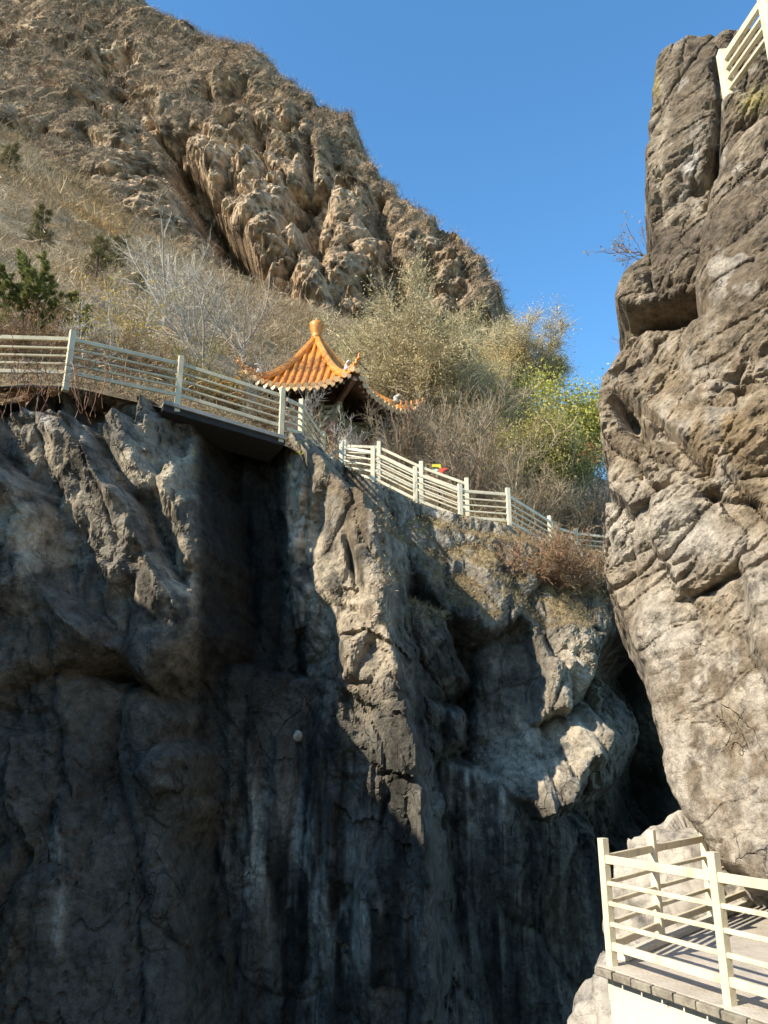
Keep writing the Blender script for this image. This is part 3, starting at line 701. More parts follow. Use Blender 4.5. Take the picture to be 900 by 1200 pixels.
class MB:
    def __init__(s): s.V = []; s.F4 = []; s.F3 = []; s.n = 0
    def add(s, V, F4=None, F3=None):
        V = np.asarray(V, float); s.V.append(V)
        if F4 is not None and len(F4): s.F4.append(np.asarray(F4) + s.n)
        if F3 is not None and len(F3): s.F3.append(np.asarray(F3) + s.n)
        s.n += len(V)
    def beam(s, a, b, w, h, up=(0, 0, 1), ch=.15):
        """chamfered bar from a to b, w across, h tall"""
        a = np.asarray(a, float); b = np.asarray(b, float); d = b - a; d /= np.linalg.norm(d) + 1e-9
        up = np.asarray(up, float)
        if abs(d @ up) > .99: up = np.array([0, 1., 0])
        sx = np.cross(d, up); sx /= np.linalg.norm(sx); sz = np.cross(sx, d)
        c = ch * min(w, h); x, z = w / 2, h / 2
        pr = [(-x + c, -z), (x - c, -z), (x, -z + c), (x, z - c), (x - c, z), (-x + c, z), (-x, z - c), (-x, -z + c)]
        ring = np.array([sx * p[0] + sz * p[1] for p in pr])
        V = np.vstack([a + ring, b + ring])
        F = [(i, (i + 1) % 8, 8 + (i + 1) % 8, 8 + i) for i in range(8)]
        F += [(0, 7, 2, 1), (2, 7, 6, 3), (3, 6, 5, 4), (8, 9, 10, 15), (10, 11, 14, 15), (11, 12, 13, 14)]
        s.add(V, F)
    def box(s, p0, p1):
        p0 = np.array(p0, float); p1 = np.array(p1, float)
        V = [(p0[0] if i & 1 == 0 else p1[0], p0[1] if i & 2 == 0 else p1[1], p0[2] if i & 4 == 0 else p1[2]) for i in range(8)]
        s.add(V, [(0, 2, 3, 1), (4, 5, 7, 6), (0, 1, 5, 4), (2, 6, 7, 3), (0, 4, 6, 2), (1, 3, 7, 5)])
    def tube(s, pts, r, k=6, cap=True):
        pts = np.asarray(pts, float); n = len(pts); r = np.broadcast_to(r, (n,)).astype(float)
        T = np.gradient(pts, axis=0); T /= np.linalg.norm(T, axis=1, keepdims=True) + 1e-9
        ref = np.array([0, 0, 1.]) if abs(T[0][2]) < .9 else np.array([1., 0, 0])
        A = np.cross(T, ref); A /= np.linalg.norm(A, axis=1, keepdims=True) + 1e-9; B = np.cross(T, A)
        an = np.arange(k) * 2 * math.pi / k
        V = (pts[:, None] + r[:, None, None] * (np.cos(an)[None, :, None] * A[:, None] + np.sin(an)[None, :, None] * B[:, None])).reshape(-1, 3)
        F = [(i * k + j, i * k + (j + 1) % k, (i + 1) * k + (j + 1) % k, (i + 1) * k + j) for i in range(n - 1) for j in range(k)]
        V = np.vstack([V, pts[:1], pts[-1:]]); F3 = []
        if cap:
            F3 = [(n * k, (j + 1) % k, j) for j in range(k)] + [(n * k + 1, (n - 1) * k + j, (n - 1) * k + (j + 1) % k) for j in range(k)]
        s.add(V, F, F3)
    def lathe(s, c, prof, k=16):
        c = np.asarray(c, float); an = np.arange(k) * 2 * math.pi / k
        V = np.array([(c[0] + r * math.cos(a), c[1] + r * math.sin(a), c[2] + z) for r, z in prof for a in an])
        n = len(prof)
        F = [(i * k + j, i * k + (j + 1) % k, (i + 1) * k + (j + 1) % k, (i + 1) * k + j) for i in range(n - 1) for j in range(k)]
        V = np.vstack([V, [c + [0, 0, prof[0][1]], c + [0, 0, prof[-1][1]]]])
        F3 = [(n * k, (j + 1) % k, j) for j in range(k)] + [(n * k + 1, (n - 1) * k + j, (n - 1) * k + (j + 1) % k) for j in range(k)]
        s.add(V, F, F3)
    def build(s, name, mat, parent=None, smooth=False):
        F = []
        if s.F4: F.append(np.vstack(s.F4))
        if s.F3: F.append(np.vstack(s.F3))
        return mesh_obj(name, np.vstack(s.V), F, mat, parent, smooth=smooth)

def fence(label, bases, mat, group=None, h=1.1, pw=.12, skip_posts=(), rails=((.15, .08), (.32, .04), (.48, .04), (.64, .04), (.83, .085)), top=.03, depth=.05):
    bases = [np.asarray(b, float) for b in bases]
    r = empty('railing', tuple(bases[0]), label, 'railing', group)
    for i, b in enumerate(bases):
        if i in skip_posts: continue
        j = min(i, len(bases) - 2); d = bases[j + 1] - bases[j]; d[2] = 0; d /= np.linalg.norm(d)
        m = MB(); m.beam(b - [0, 0, .25], b + [0, 0, h], pw, pw, up=d, ch=.1); m.build('post', mat, r)
    for a, b in zip(bases[:-1], bases[1:]):
        d = b - a; L = np.linalg.norm(d); e = d / L
        for hh, th in rails:
            o = np.array([0, 0, hh * h])
            m = MB(); m.beam(a + o + e * (pw / 2 - .004), b + o - e * (pw / 2 - .004), depth, th, ch=.12); m.build('rail', mat, r)
    return r

# left fence above the cliff, the bridge
A = [W(-170, 445, 13.2), W(-45, 443, 14.0), W(78, 445, 14.5), W(208, 471, 15.8), W(329, 507, 16.8)]
fence('cream railing of horizontal bars along the left cliff top and little bridge', A, M_RAIL2)
A4 = W(352, 514, 19.0); A5 = W(378, 548, 21.2); M0 = W(400, 560, 21.0)
fence('short railing going back from the bridge end toward the pavilion behind the grey crag', [A[-1] + [.08, .16, 0], A4, A5], M_RAIL2, skip_posts=(0,))
Mp = [M0, W(437, 567, 20.6), W(487, 592, 20.5), W(540, 613, 20.5), W(597, 617, 20.8)]
fence('bright cream railing stepping down along the rock terrace right of the pavilion', Mp, M_RAIL)
M5 = W(646, 643, 24.8)
fence('cream railing running steeply down and away behind the terrace end', [Mp[-1] + [.02, .1, 0], M5], M_RAIL, skip_posts=(0,))
fence('low distant white railing half hidden in brown brush beside the right cliff', [M5 + [.2, .2, -.15], W(677, 655, 27.0), W(730, 660, 27.5)], M_RAIL)
fence('thin cream railing on the far side of the stepped path', [W(403, 556, 22.4), W(444, 558, 22.3), W(494, 582, 22.2), W(548, 602, 22.2)], M_RAIL)
# bridge slab with its light edge
a_ = None; br = empty('footbridge', tuple(A[3]), 'narrow concrete footbridge slab spanning the dark cleft under the left railing', 'footbridge')
d = A[4] - A[3]; e = d / np.linalg.norm(d); back = np.array([-e[1], e[0], 0]); back /= np.linalg.norm(back)
m = MB(); a = A[3] + back * .55 - [0, 0, .13] - e * .3; b = A[4] + back * .55 - [0, 0, .13] + e * .1; m.beam(a, b, 1.3, .09, ch=.05); m.build('slab', M_STONE, br)
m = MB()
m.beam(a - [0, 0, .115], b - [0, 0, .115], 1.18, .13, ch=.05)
m.build('shade_soffit', M_DARKUNDER, br)  # dark sheet added below the slab, underside shade put into its colour
# path strips behind the railings
def strip(name, pts, width, th, mat):
    pts = [np.asarray(p, float) for p in pts]; m = MB()
    for a, b in zip(pts[:-1], pts[1:]):
        e = (b - a) / np.linalg.norm(b - a); bk = np.array([-e[1], e[0], 0]); bk /= np.linalg.norm(bk)
        m.beam(a + bk * (width / 2 - .15) - [0, 0, th / 2 + .02], b + bk * (width / 2 - .15) - [0, 0, th / 2 + .021], width, th, ch=.02)
    return tag(m.build(name, mat), kind='structure')
strip('path', Mp, 1.6, .14, M_CONC)

# ---- viewing deck, bottom right
dz = -1.6
P1 = np.array([1.90, 7.47, dz]); P2 = np.array([2.41, 6.33, dz]); fd = (P2 - P1) / np.linalg.norm(P2 - P1)
PB = np.array([2.60, 8.36, dz]); PC = np.array([3.50, 9.42, dz]); bd = (PC - P1) / np.linalg.norm(PC - P1)
P3 = P2 + fd * 1.28; P4 = P3 + fd * 1.3; P5 = P4 + fd * 1.3
PD = PC + bd * 1.4
fence('cream painted railing along the near left edge of the viewing deck', [P1, P2, P3, P4, P5], M_RAIL, pw=.072, h=.985, depth=.035, rails=((.15, .062), (.32, .034), (.48, .034), (.64, .034), (.83, .068)))
B0 = P1 + bd * .02
fence('cream painted railing along the far deck edge in front of the pale boulder', [P1 + bd * .06, PB, PC, PD], M_RAIL, pw=.072, h=.985, skip_posts=(0,), depth=.035, rails=((.15, .062), (.32, .034), (.48, .034), (.64, .034), (.83, .068)))
nf = np.array([-fd[1] * -1, fd[0] * -1, 0]);  # outward of the front edge
nf = np.array([fd[1], -fd[0], 0]); nf = nf if nf[0] < 0 else -nf
nb = np.array([-bd[1], bd[0], 0])
dk = empty('viewing_deck', tuple(P1), 'concrete viewing deck with whitewashed side wall under the cliff', 'deck')
def prism(poly, z0, z1):
    m = MB(); n = len(poly); V = [(p[0], p[1], z0) for p in poly] + [(p[0], p[1], z1) for p in poly]
    m.add(V, [(i, (i + 1) % n, n + (i + 1) % n, n + i) for i in range(n)], [(0, i + 1, i) for i in range(1, n - 1)] + [(n, n + i, n + i + 1) for i in range(1, n - 1)])
    return m
c0 = P1 + nf * .09 - fd * .07 + nb * .0; cf = P5 + nf * .09; cb = PD + nb * .09
poly = [c0, cf, cf + [6, 0, 0], [cf[0] + 6, cb[1], 0], cb]
prism(poly, dz - .07, dz).build('floor_slab', M_CONC, dk)
def inset(p, d): return p
w0 = P1 + nf * .03 - fd * .02; wf = P5 + nf * .03; wb = PD + nb * .03
prism([w0, wf, wf + [5.8, .05, 0], [wf[0] + 5.8, wb[1] - .05, 0], wb], -9.2, dz - .071).build('side_wall', M_WHITE, dk)
m = MB(); L = np.linalg.norm(cf - c0); n = int(L / .22)
rs = random.Random(4)
for i in range(n):
    a = c0 + (cf - c0) * (i + .04) / n; b = c0 + (cf - c0) * (i + .96) / n
    z = np.array([0, 0, -.036]); m.beam(a + z + nf * rs.uniform(.004, .012) + [0, 0, rs.uniform(-.004, .0)], b + z + nf * rs.uniform(.004, .012), .08, .062, ch=.12)
m.build('edge_stones', M_EDGE, dk)
m = MB(); m.beam(P1 + bd * .2 + nb * .0 + [0, 0, .03], PD + [0, 0, .03], .11, .055, ch=.1); m.build('kerb', M_WHITE, dk)

# ---- top right stair railing
T1 = W(856, 117, 8.7); T2 = W(907, 50, 7.3); T3 = W(985, -50, 5.8)
fence('cream stair railing climbing the top of the right cliff', [T1, T2, T3], M_RAIL, pw=.15, h=.82, depth=.06, rails=((.2, .05), (.42, .05), (.62, .05), (.86, .11)))

# ---- round knob on the dark wall
def lump(name, c, r, mat, seed, label, cat, squash=(1, 1, 1), n=26, amp=.25, group=None, colr=(.45, .42, .37), parent=None, kind=None, facet=.5, f=1.1):
    th = np.linspace(0, math.pi, n); ph = np.linspace(0, 2 * math.pi, 2 * n, endpoint=False)
    T, Pp = np.meshgrid(th, ph, indexing='ij')
    D = np.stack([np.sin(T) * np.cos(Pp), np.sin(T) * np.sin(Pp), np.cos(T)], 2).reshape(-1, 3)
    cc, e, _ = cells(D * f * 1.3 + seed, seed); c2, e2, _ = cells(D * f * 3.2 + seed, seed + 1)
    k = 1 + amp * (facet * cc * .5 + .15 * c2 + .8 * fbm(D * f + seed, 3, seed) + .25 * fbm(D * 5 + seed, 4, seed + 3)) - amp * .25 * np.exp(-e * 12)
    V = np.asarray(c) + D * k[:, None] * r * np.array(squash)
    idx = np.arange(len(V)).reshape(n, 2 * n); j = np.roll(idx, -1, axis=1)
    F = np.stack([idx[:-1], idx[1:], j[1:], j[:-1]], 2).reshape(-1, 4)
    n1 = fbm(V * 2, 4, seed)
    col = mixc(np.tile(np.array(colr), (len(V), 1)), np.array(colr) * .6, smooth(-.1, .4, n1))
    o = mesh_obj(name, V, F, mat, parent, smooth=True, col=col)
    return tag(o, label, cat, group, kind)
P = W(348, 862, 16.1)
hit = CV[np.argmin((proj(CV)[0] - 348) ** 2 + (proj(CV)[1] - 862) ** 2)]
lump('stone_ball', hit + np.array([0, -.02, 0]), .115, M_BOULD, 3, 'small pale round stone ball stuck on the dark cliff face', 'stone ball', n=16, amp=.3, colr=(.50, .44, .32))

# ---- boulders
lump('boulder', (4.15, 11.4, -1.98), 1.12, M_BOULD, 11, 'big pale smooth boulder behind the deck railing', 'boulder', squash=(1.1, .8, 1.12), n=90, amp=.22, facet=.9, colr=(.37, .335, .285))
lump('boulder', (2.78, 10.1, -3.15), .88, M_BOULD, 23, 'pale rounded boulder leaning below the left corner of the deck', 'boulder', squash=(.85, .9, 1.3), n=80, amp=.22, facet=.9, colr=(.36, .33, .285))
lump('rock', (5.15, 10.4, -1.35), .55, M_BOULD, 31, 'grey rock lying at the back of the deck under the cliff foot', 'rock', squash=(1.6, .8, .7), n=40, amp=.4, colr=(.40, .36, .31))
lump('rock', (3.55, 6.9, -1.45), .3, M_BOULD, 37, 'small tan rock on the deck at the right edge of the picture', 'rock', squash=(.9, .8, 1.2), n=30, amp=.4, colr=(.40, .35, .28))

# ------------------------------------------------------------------ PAVILION
PCX, PCY = -2.86, 30.0
zb = float(hill_base(PCX, PCY - 2)[0])
pv = empty('pavilion', (PCX, PCY, 10.2), 'hexagonal pavilion with orange glazed tile roof and red columns', 'pavilion')
RO = 4.05; RC = 1.95; ZE = W(372, 452, PCY - 3.4)[2] - .08; ZA = W(370, 406, PCY)[2] + .15
ROT = rad(-4)
def hexdir(k): 
    a = ROT + rad(60 * k); return np.array([math.cos(a), math.sin(a)])
def roofpt(k, t, s, dz=0):
    """face k, t -1..1 along the eave, s 0 apex..1 eave"""
    a, b = hexdir(k), hexdir(k + 1)
    c0 = (a + b) / 2; dn = (b - a) / 2
    sw = (abs(t) ** 3) * (s ** 4)
    p = (c0 + dn * t) * RO * (s * .97 + .03) * (1 + .06 * sw)
    z = ZE + (ZA - ZE) * (1 - s) ** 1.42 + .60 * sw - .0 + dz
    return np.array([PCX + p[0], PCY + p[1], z])
def grid_face(k, dz, ns=14, nt=20, s0=0., s1=1.):
    V = [roofpt(k, t, s, dz) for s in np.linspace(s0, s1, ns) for t in np.linspace(-1, 1, nt)]
    F = [(i * nt + j, (i + 1) * nt + j, (i + 1) * nt + j + 1, i * nt + j + 1) for i in range(ns - 1) for j in range(nt - 1)]
    return V, F
base_m = MB(); soff = MB()
for k in range(6):
    V, F = grid_face(k, 0); base_m.add(V, F)
    V, F = grid_face(k, -.16, s0=.0, s1=.985); soff.add(V, F)
roof = base_m.build('roof', M_TILE, pv, smooth=True)
soff.build('soffit', M_EAVE, pv, smooth=True)
rows = MB(); ends = MB(); drips = MB(); raf = MB()
NR = 15
for k in range(6):
    a, b = hexdir(k), hexdir(k + 1); half = np.linalg.norm(b - a) / 2 * RO
    for i in range(NR):
        t = -1 + 2 * (i + .5) / NR
        smin = abs(t) * 1.0                       # the row runs straight up till it meets the hip
        pts = []
        for s in np.linspace(1.0, max(smin, .06), 9):
            tt_ = t / s if s > abs(t) else math.copysign(1, t)
            pts.append(roofpt(k, max(-1, min(1, tt_)), s, .035))
        rows.tube(pts, .085, 6)
        p = np.array(pts[0]); q = np.array(pts[1]); dd = (p - q) / np.linalg.norm(p - q)
        ends.tube([p + dd * .0, p + dd * .06], .115, 8)
    for i in range(NR + 1):
        t = -1 + 2 * i / NR; t = max(-.985, min(.985, t))
        p = roofpt(k, t, 1.0, -.02); o = (p - np.array([PCX, PCY, p[2]])); o /= np.linalg.norm(o); sd_ = np.cross(o, [0, 0, 1])
        drips.add([p + sd_ * .1 + o * .03, p - sd_ * .1 + o * .03, p - sd_ * .08 + [0, 0, -.12] + o * .05, p + [0, 0, -.2] + o * .06, p + sd_ * .08 + [0, 0, -.12] + o * .05,
                   p + sd_ * .1, p - sd_ * .1, p - sd_ * .08 + [0, 0, -.12], p + [0, 0, -.2], p + sd_ * .08 + [0, 0, -.12]], [(0, 1, 2, 4), (5, 9, 7, 6), (0, 4, 9, 5), (1, 6, 7, 2), (0, 5, 6, 1)], [(2, 3, 4), (9, 8, 7)])
    for i in range(16):
        t = -1 + 2 * (i + .5) / 16
        a1 = roofpt(k, t, .97, -.22); a2 = roofpt(k, t * .75, .6, -.30); raf.beam(a1, a2, .08, .09)
rows.build('tile_rows', M_TILE, roof, smooth=True); ends.build('tile_ends', M_TILEEND, roof); drips.build('drip_tiles', M_TILEEND, roof)
raf.build('rafters', M_EAVE, pv)
for k in range(6):
    m = MB(); pts = [roofpt(k, -1, s, .12) for s in np.linspace(.02, .80, 14)]
    m.tube(pts, .15, 8); m.tube([np.array(p) + [0, 0, .13] for p in pts], .085, 6); m.build('hip_ridge', M_TILE, roof, smooth=True)
    m = MB(); pts = [roofpt(k, -1, s, .09) for s in np.linspace(.80, 1.05, 8)]
    m.tube(pts, np.linspace(.13, .10, 8), 8); m.build('hip_tip', M_TILE, roof, smooth=True)
    # figures: one large pale beast, then small ones to the tip
    p = roofpt(k, -1, .80, .3); m = MB()
    m.lathe(p + np.array([0, 0, -.05]), [(.09, 0), (.13, .1), (.08, .18), (.10, .25), (.04, .33)], 8)
    o = np.append(hexdir(k), 0); m.tube([p + [0, 0, .18], p + o * .14 + [0, 0, .3], p + o * .24 + [0, 0, .26]], [.09, .07, .03], 6); m.build('beast_figure', M_BEAST, roof, smooth=True)
    for s in (.85, .895, .94, .985, 1.03):
        p = roofpt(k, -1, s, .17); m = MB(); m.lathe(p, [(.055, 0), (.075, .08), (.035, .14), (.055, .19), (.015, .27)], 6)
        m.tube([p + [0, 0, .16], p + o * .09 + [0, 0, .19]], [.04, .015], 5); m.build('beast_figure', M_TILE, roof, smooth=True)
    # corner beam, column, bracket set
    hd = np.append(hexdir(k), 0); m = MB(); cpt = roofpt(k, -1, .96, -.3)
    m.beam(np.array([PCX, PCY, 0]) + hd * RC * .8 + [0, 0, ZE - .28], cpt, .16, .22); m.build('corner_beam', M_EAVE, pv)
    c = np.array([PCX, PCY, 0]) + hd * RC
    m = MB(); m.lathe((c[0], c[1], 0), [(.19, 10.25), (.19, 10.6), (.17, ZE - .5), (.17, ZE - .1)], 14); m.build('column', M_RED, pv, smooth=True)
    m = MB()
    for q in range(3):
        m.box(c + [-.18 - .13 * q, -.18 - .13 * q, ZE - .55 + .16 * q], c + [.18 + .13 * q, .18 + .13 * q, ZE - .45 + .16 * q])
    m.tube([c + [0, 0, ZE - .62], c + hd * .5 + [0, 0, ZE - .38], c + hd * .8 + [0, 0, ZE - .1]], [.13, .16, .1], 8)
    m.build('bracket', M_BRACK, pv)
    c2 = np.array([PCX, PCY, 0]) + np.append(hexdir(k + 1), 0) * RC
    m = MB(); m.beam(c + [0, 0, ZE - .36], c2 + [0, 0, ZE - .36], .2, .3); m.beam(c + [0, 0, ZE - .72], c2 + [0, 0, ZE - .72], .12, .16)
    for q in range(9): 
        x = c + (c2 - c) * (q + .5) / 9; m.beam(x + [0, 0, ZE - .62], x + [0, 0, ZE - .52], .05, .05)
    m.build('lintel', M_BRACK, pv)
    if k not in (4,):
        m = MB(); m.beam(c + [0, 0, 10.75], c2 + [0, 0, 10.75], .3, .07); 
        for q in range(8): x = c + (c2 - c) * (q + .5) / 8; m.beam(x + [0, 0, 10.3], x + [0, 0, 10.72], .05, .05)
        m.build('bench_rail', M_RED, pv)
m = MB(); m.lathe((PCX, PCY, ZA - .12), [(r_ * .8, z_ * .86) for r_, z_ in [(.42, -.2), (.44, -.05), (.28, .05), (.24, .15), (.34, .2), (.36, .27), (.24, .33), (.26, .42), (.30, .46), (.23, .52), (.27, .66), (.37, 1.05), (.39, 1.2), (.33, 1.27), (.12, 1.33)]], 20)
m.build('finial', M_TILE, pv, smooth=True)
m = MB(); m.lathe((PCX, PCY, 8.6), [(3.0, 0), (3.0, 1.35), (2.75, 1.36), (2.75, 1.66)], 6); m.build('plinth', M_STONE, pv)

# ---- small bright ornament standing behind the railing
oc = W(515, 575, 22.6); orn = empty('ornament', tuple(oc), 'small yellow, mint and red panelled ornament above the stepped railing', 'ornament')
m = MB(); m.tube([oc - [0, 0, .6], oc + [0, 0, .55]], .03, 8); m.build('stake', M_DARKUNDER, orn)
def panel(pts, mat, name):
    m = MB(); pts = [W(x, y, 22.55) for x, y in pts]; n = len(pts); V = pts + [p + np.array([.02, .05, 0]) for p in pts]
    m.add(V, [(i, (i + 1) % n, n + (i + 1) % n, n + i) for i in range(n)], [(0, i, i + 1) for i in range(1, n - 1)] + [(n, n + i + 1, n + i) for i in range(1, n - 1)]); m.build(name, mat, orn)
panel([(506, 544), (516, 544), (517, 549), (512, 547), (506, 547)], M_YEL, 'yellow_panel')
panel([(505.5, 551), (511, 549.5), (514, 550.5), (510, 554), (506, 553)], M_MINT, 'mint_panel')
panel([(514, 550), (519, 548), (525.5, 549), (520, 551.5), (517, 556), (514, 556)], M_REDP, 'red_panel')

# ------------------------------------------------------------------ VEGETATION
def rot_toward(D, ang, phi):
    """directions D turned by ang around a random perpendicular given by phi"""
    ref = np.where(np.abs(D[:, 2:3]) < .9, np.array([[0, 0, 1.]]), np.array([[1., 0, 0]]))
    A = np.cross(D, ref); A /= np.linalg.norm(A, axis=1, keepdims=True) + 1e-9; B = np.cross(D, A)
    per = np.cos(phi)[:, None] * A + np.sin(phi)[:, None] * B
    return np.cos(ang)[:, None] * D + np.sin(ang)[:, None] * per

def grow(rng, base, levels, dir0=(0, 0, 1)):
    """levels: list of dict(n, len, lenv, ang, r, k, wander, up, start). returns list of (pts (m,k+1,3), radii (m,k+1)) per level"""
    out = []
    S = np.asarray(base, float).reshape(-1, 3); D = np.tile(np.array(dir0, float), (len(S), 1)); Ls = np.ones(len(S))
    for li, lv in enumerate(levels):
        if li > 0:
            pts, _ = out[-1]; m, kk, _3 = pts.shape; n = lv['n']
            t = rng.uniform(lv.get('start', .25), 1, (m, n)); ti = t * (kk - 1); i0 = np.minimum(ti.astype(int), kk - 2); fr = (ti - i0)[..., None]
            mi = np.arange(m)[:, None]
            S = (pts[mi, i0] * (1 - fr) + pts[mi, i0 + 1] * fr).reshape(-1, 3)
            D = (pts[mi, i0 + 1] - pts[mi, i0]).reshape(-1, 3); D /= np.linalg.norm(D, axis=1, keepdims=True) + 1e-9
            D = rot_toward(D, rad(lv['ang']) * rng.uniform(.6, 1.35, len(D)), rng.uniform(0, 2 * math.pi, len(D)))
            Ls = np.repeat(Ls, n) * rng.uniform(.6, 1.15, len(D)) * (1 - .45 * t.ravel() * lv.get('taper', .6))
        k = lv['k']; P = [S]; d = D.copy(); ln = Ls * lv['len'] / k
        for q in range(k):
            d = d + rng.normal(0, lv['wander'], d.shape); d[:, 2] += lv['up']
            d /= np.linalg.norm(d, axis=1, keepdims=True)
            P.append(P[-1] + d * ln[:, None])
        pts = np.stack(P, 1)
        r = lv['r'] * np.linspace(1, lv.get('rt', .45), k + 1)[None, :] * np.clip(Ls, .4, 1.5)[:, None]
        out.append((pts, r))
    return out

def seg_mesh(pts, r, k=4):
    m, n, _ = pts.shape
    T = np.gradient(pts, axis=1); T /= np.linalg.norm(T, axis=2, keepdims=True) + 1e-9
    ref = np.where(np.abs(T[:, :1, 2:3]) < .9, np.array([0, 0, 1.]), np.array([1., 0, 0]))
    A = np.cross(T, np.broadcast_to(ref, T.shape)); A /= np.linalg.norm(A, axis=2, keepdims=True) + 1e-9; B = np.cross(T, A)
    an = np.arange(k) * 2 * math.pi / k
    V = pts[:, :, None] + r[:, :, None, None] * (np.cos(an)[None, None, :, None] * A[:, :, None] + np.sin(an)[None, None, :, None] * B[:, :, None])
    i = np.arange(m * n * k).reshape(m, n, k); j = np.roll(i, -1, axis=2)
    F = np.stack([i[:, :-1], j[:, :-1], j[:, 1:], i[:, 1:]], 3).reshape(-1, 4)
    return V.reshape(-1, 3), F

def blades(P0, P1, w, rng):
    """thin triangles from P0 (width w) to the tip P1"""
    d = P1 - P0; q = rng.normal(0, 1, d.shape); s = np.cross(d, q); s /= np.linalg.norm(s, axis=1, keepdims=True) + 1e-9
    w = np.broadcast_to(w, (len(P0),))[:, None]
    V = np.stack([P0 - s * w / 2, P0 + s * w / 2, P1], 1).reshape(-1, 3)
    return V, np.arange(len(V)).reshape(-1, 3)

def leafquads(C, size, rng, flat=.0):
    n = len(C); a = rng.normal(0, 1, (n, 3)); a /= np.linalg.norm(a, axis=1, keepdims=True)
    b = np.cross(a, rng.normal(0, 1, (n, 3))); b /= np.linalg.norm(b, axis=1, keepdims=True)
    sz = size * rng.uniform(.6, 1.3, n)[:, None]
    V = np.stack([C - a * sz, C + b * sz * .45, C + a * sz, C - b * sz * .45], 1).reshape(-1, 3)
    return V, np.arange(4 * n).reshape(-1, 4)

def join(parts):
    V = []; F3 = []; F4 = []; C = []; n = 0
    for v, f, c in parts:
        V.append(v); C.append(np.broadcast_to(np.asarray(c, float), v.shape))
        (F4 if f.shape[1] == 4 else F3).append(f + n); n += len(v)
    F = []
    if F4: F.append(np.vstack(F4))
    if F3: F.append(np.vstack(F3))
    return np.vstack(V), F, np.vstack(C)

def tree(name, label, cat, base, seed, levels, barkc, twigc, leafc=None, nleaf=0, lsize=.05, dir0=(0, 0, 1), group=None, twk=.012, tiplen=.25, ntip=2, leafspread=.12, leafc2=None, nbark=2, scale_r=1.0):
    """trunk + limbs as one part, fine crown as another"""
    rng = np.random.default_rng(seed)
    lv = grow(rng, base, levels, dir0)
    e = empty(name, tuple(np.asarray(base, float).reshape(-1, 3)[0]), label, cat, group)
    parts = [(*seg_mesh(p, r, 6 if i == 0 else 4), barkc) for i, (p, r) in enumerate(lv[:nbark])]
    V, F, C = join(parts); mesh_obj('trunk', V, F, M_BARK, e, col=C, smooth=True)
    parts = []
    for p, r in lv[nbark:]:
        m, n, _ = p.shape
        c = np.array(twigc) * rng.uniform(.75, 1.25, (m, 1)); c = np.repeat(c, n * 3, axis=0)
        v, f = seg_mesh(p, r, 3); parts.append((v, f, c))
    p, r = lv[-1]; m, n, _ = p.shape
    idx = rng.integers(0, m, m * ntip); s = rng.integers(1, n, m * ntip)
    P0 = p[idx, s]; d = p[idx, s] - p[idx, s - 1]; d /= np.linalg.norm(d, axis=1, keepdims=True) + 1e-9
    d = d + rng.normal(0, .45, d.shape); P1 = P0 + d * tiplen * rng.uniform(.5, 1.3, (len(d), 1))
    v, f = blades(P0, P1, twk, rng); parts.append((v, f, np.array(twigc) * np.repeat(rng.uniform(.75, 1.3, (len(P0), 1)), 3, axis=0)))
    if nleaf:
        i2 = rng.integers(0, len(P0), nleaf); t = rng.uniform(0, 1, (nleaf, 1))
        Cn = P0[i2] * (1 - t) + P1[i2] * t + rng.normal(0, leafspread, (nleaf, 3))
        if twigc is not None:
            V, F, C = join(parts); mesh_obj('twigs', V, F, M_TWIG, e, col=C); parts = []
        v, f = leafquads(Cn, lsize, rng); cc = np.array(leafc) * np.ones((nleaf, 3))
        if leafc2 is not None: cc = mixc(cc, leafc2, np.clip(fbm(Cn / 1.2, 3, seed) * 1.6 + .5 + rng.normal(0, .15, nleaf), 0, 1))
        parts.append((v, f, np.repeat(cc, 4, axis=0)))
        V, F, C = join(parts); mesh_obj('crown', V, F, M_LEAF, e, col=C)
    else:
        V, F, C = join(parts); mesh_obj('crown', V, F, M_TWIG, e, col=C)
    return e

def ground_at(px, py, Y):
    p = W(px, py, Y); p[2] = hill_z(p[0], p[1])[0] - .1
    return p
L = lambda **k: k
GRY = (.30, .27, .235); WHT = (.46, .42, .37); TWB = (.27, .205, .14); OLV = (.27, .23, .12); RUS = (.26, .13, .06)

# large spreading tree behind the pavilion (bare, olive-tan haze of twigs)
def spread_levels(h, r, n=(9, 9, 8), len2=.62, up=.02, w=.1):
    return [L(len=h * .35, r=r, k=5, wander=.05, up=.05, rt=.7),
            L(n=n[0], len=h * .62, ang=42, r=r * .5, k=7, wander=w, up=up + .03, start=.45, taper=.1),
            L(n=n[1], len=h * .34, ang=40, r=r * .17, k=5, wander=.13, up=up, start=.2, taper=.3),
            L(n=n[2], len=h * .17, ang=38, r=r * .055, k=4, wander=.15, up=.02, start=.15, taper=.3),
            L(n=n[2], len=h * .085, ang=36, r=r * .028, k=3, wander=.15, up=.02, start=.1, taper=.3)]
def put(fn, px, py, Y, *a, **k): pass
tree('spreading_tree', 'broad bare olive-brown tree with dark forking limbs just right of the pavilion roof', 'tree', ground_at(500, 560, 33), 5,
     spread_levels(7.9, .24, (11, 10, 9)), (.05, .04, .03), (.42, .35, .21), twk=.022, tiplen=.4, ntip=4, nleaf=45000, leafc=(.54, .44, .21), leafc2=(.46, .37, .23), lsize=.05, nbark=2, leafspread=.25)
tree('spreading_tree', 'olive-tan leafless tree filling the slope above the pavilion roof, behind the broad one', 'tree', ground_at(440, 540, 38), 6,
     spread_levels(7.6, .2, (10, 9, 9)), (.10, .08, .06), (.44, .375, .22), twk=.024, tiplen=.45, ntip=4, nleaf=60000, leafc=(.56, .49, .20), leafc2=(.48, .41, .24), lsize=.05, nbark=2, leafspread=.3)
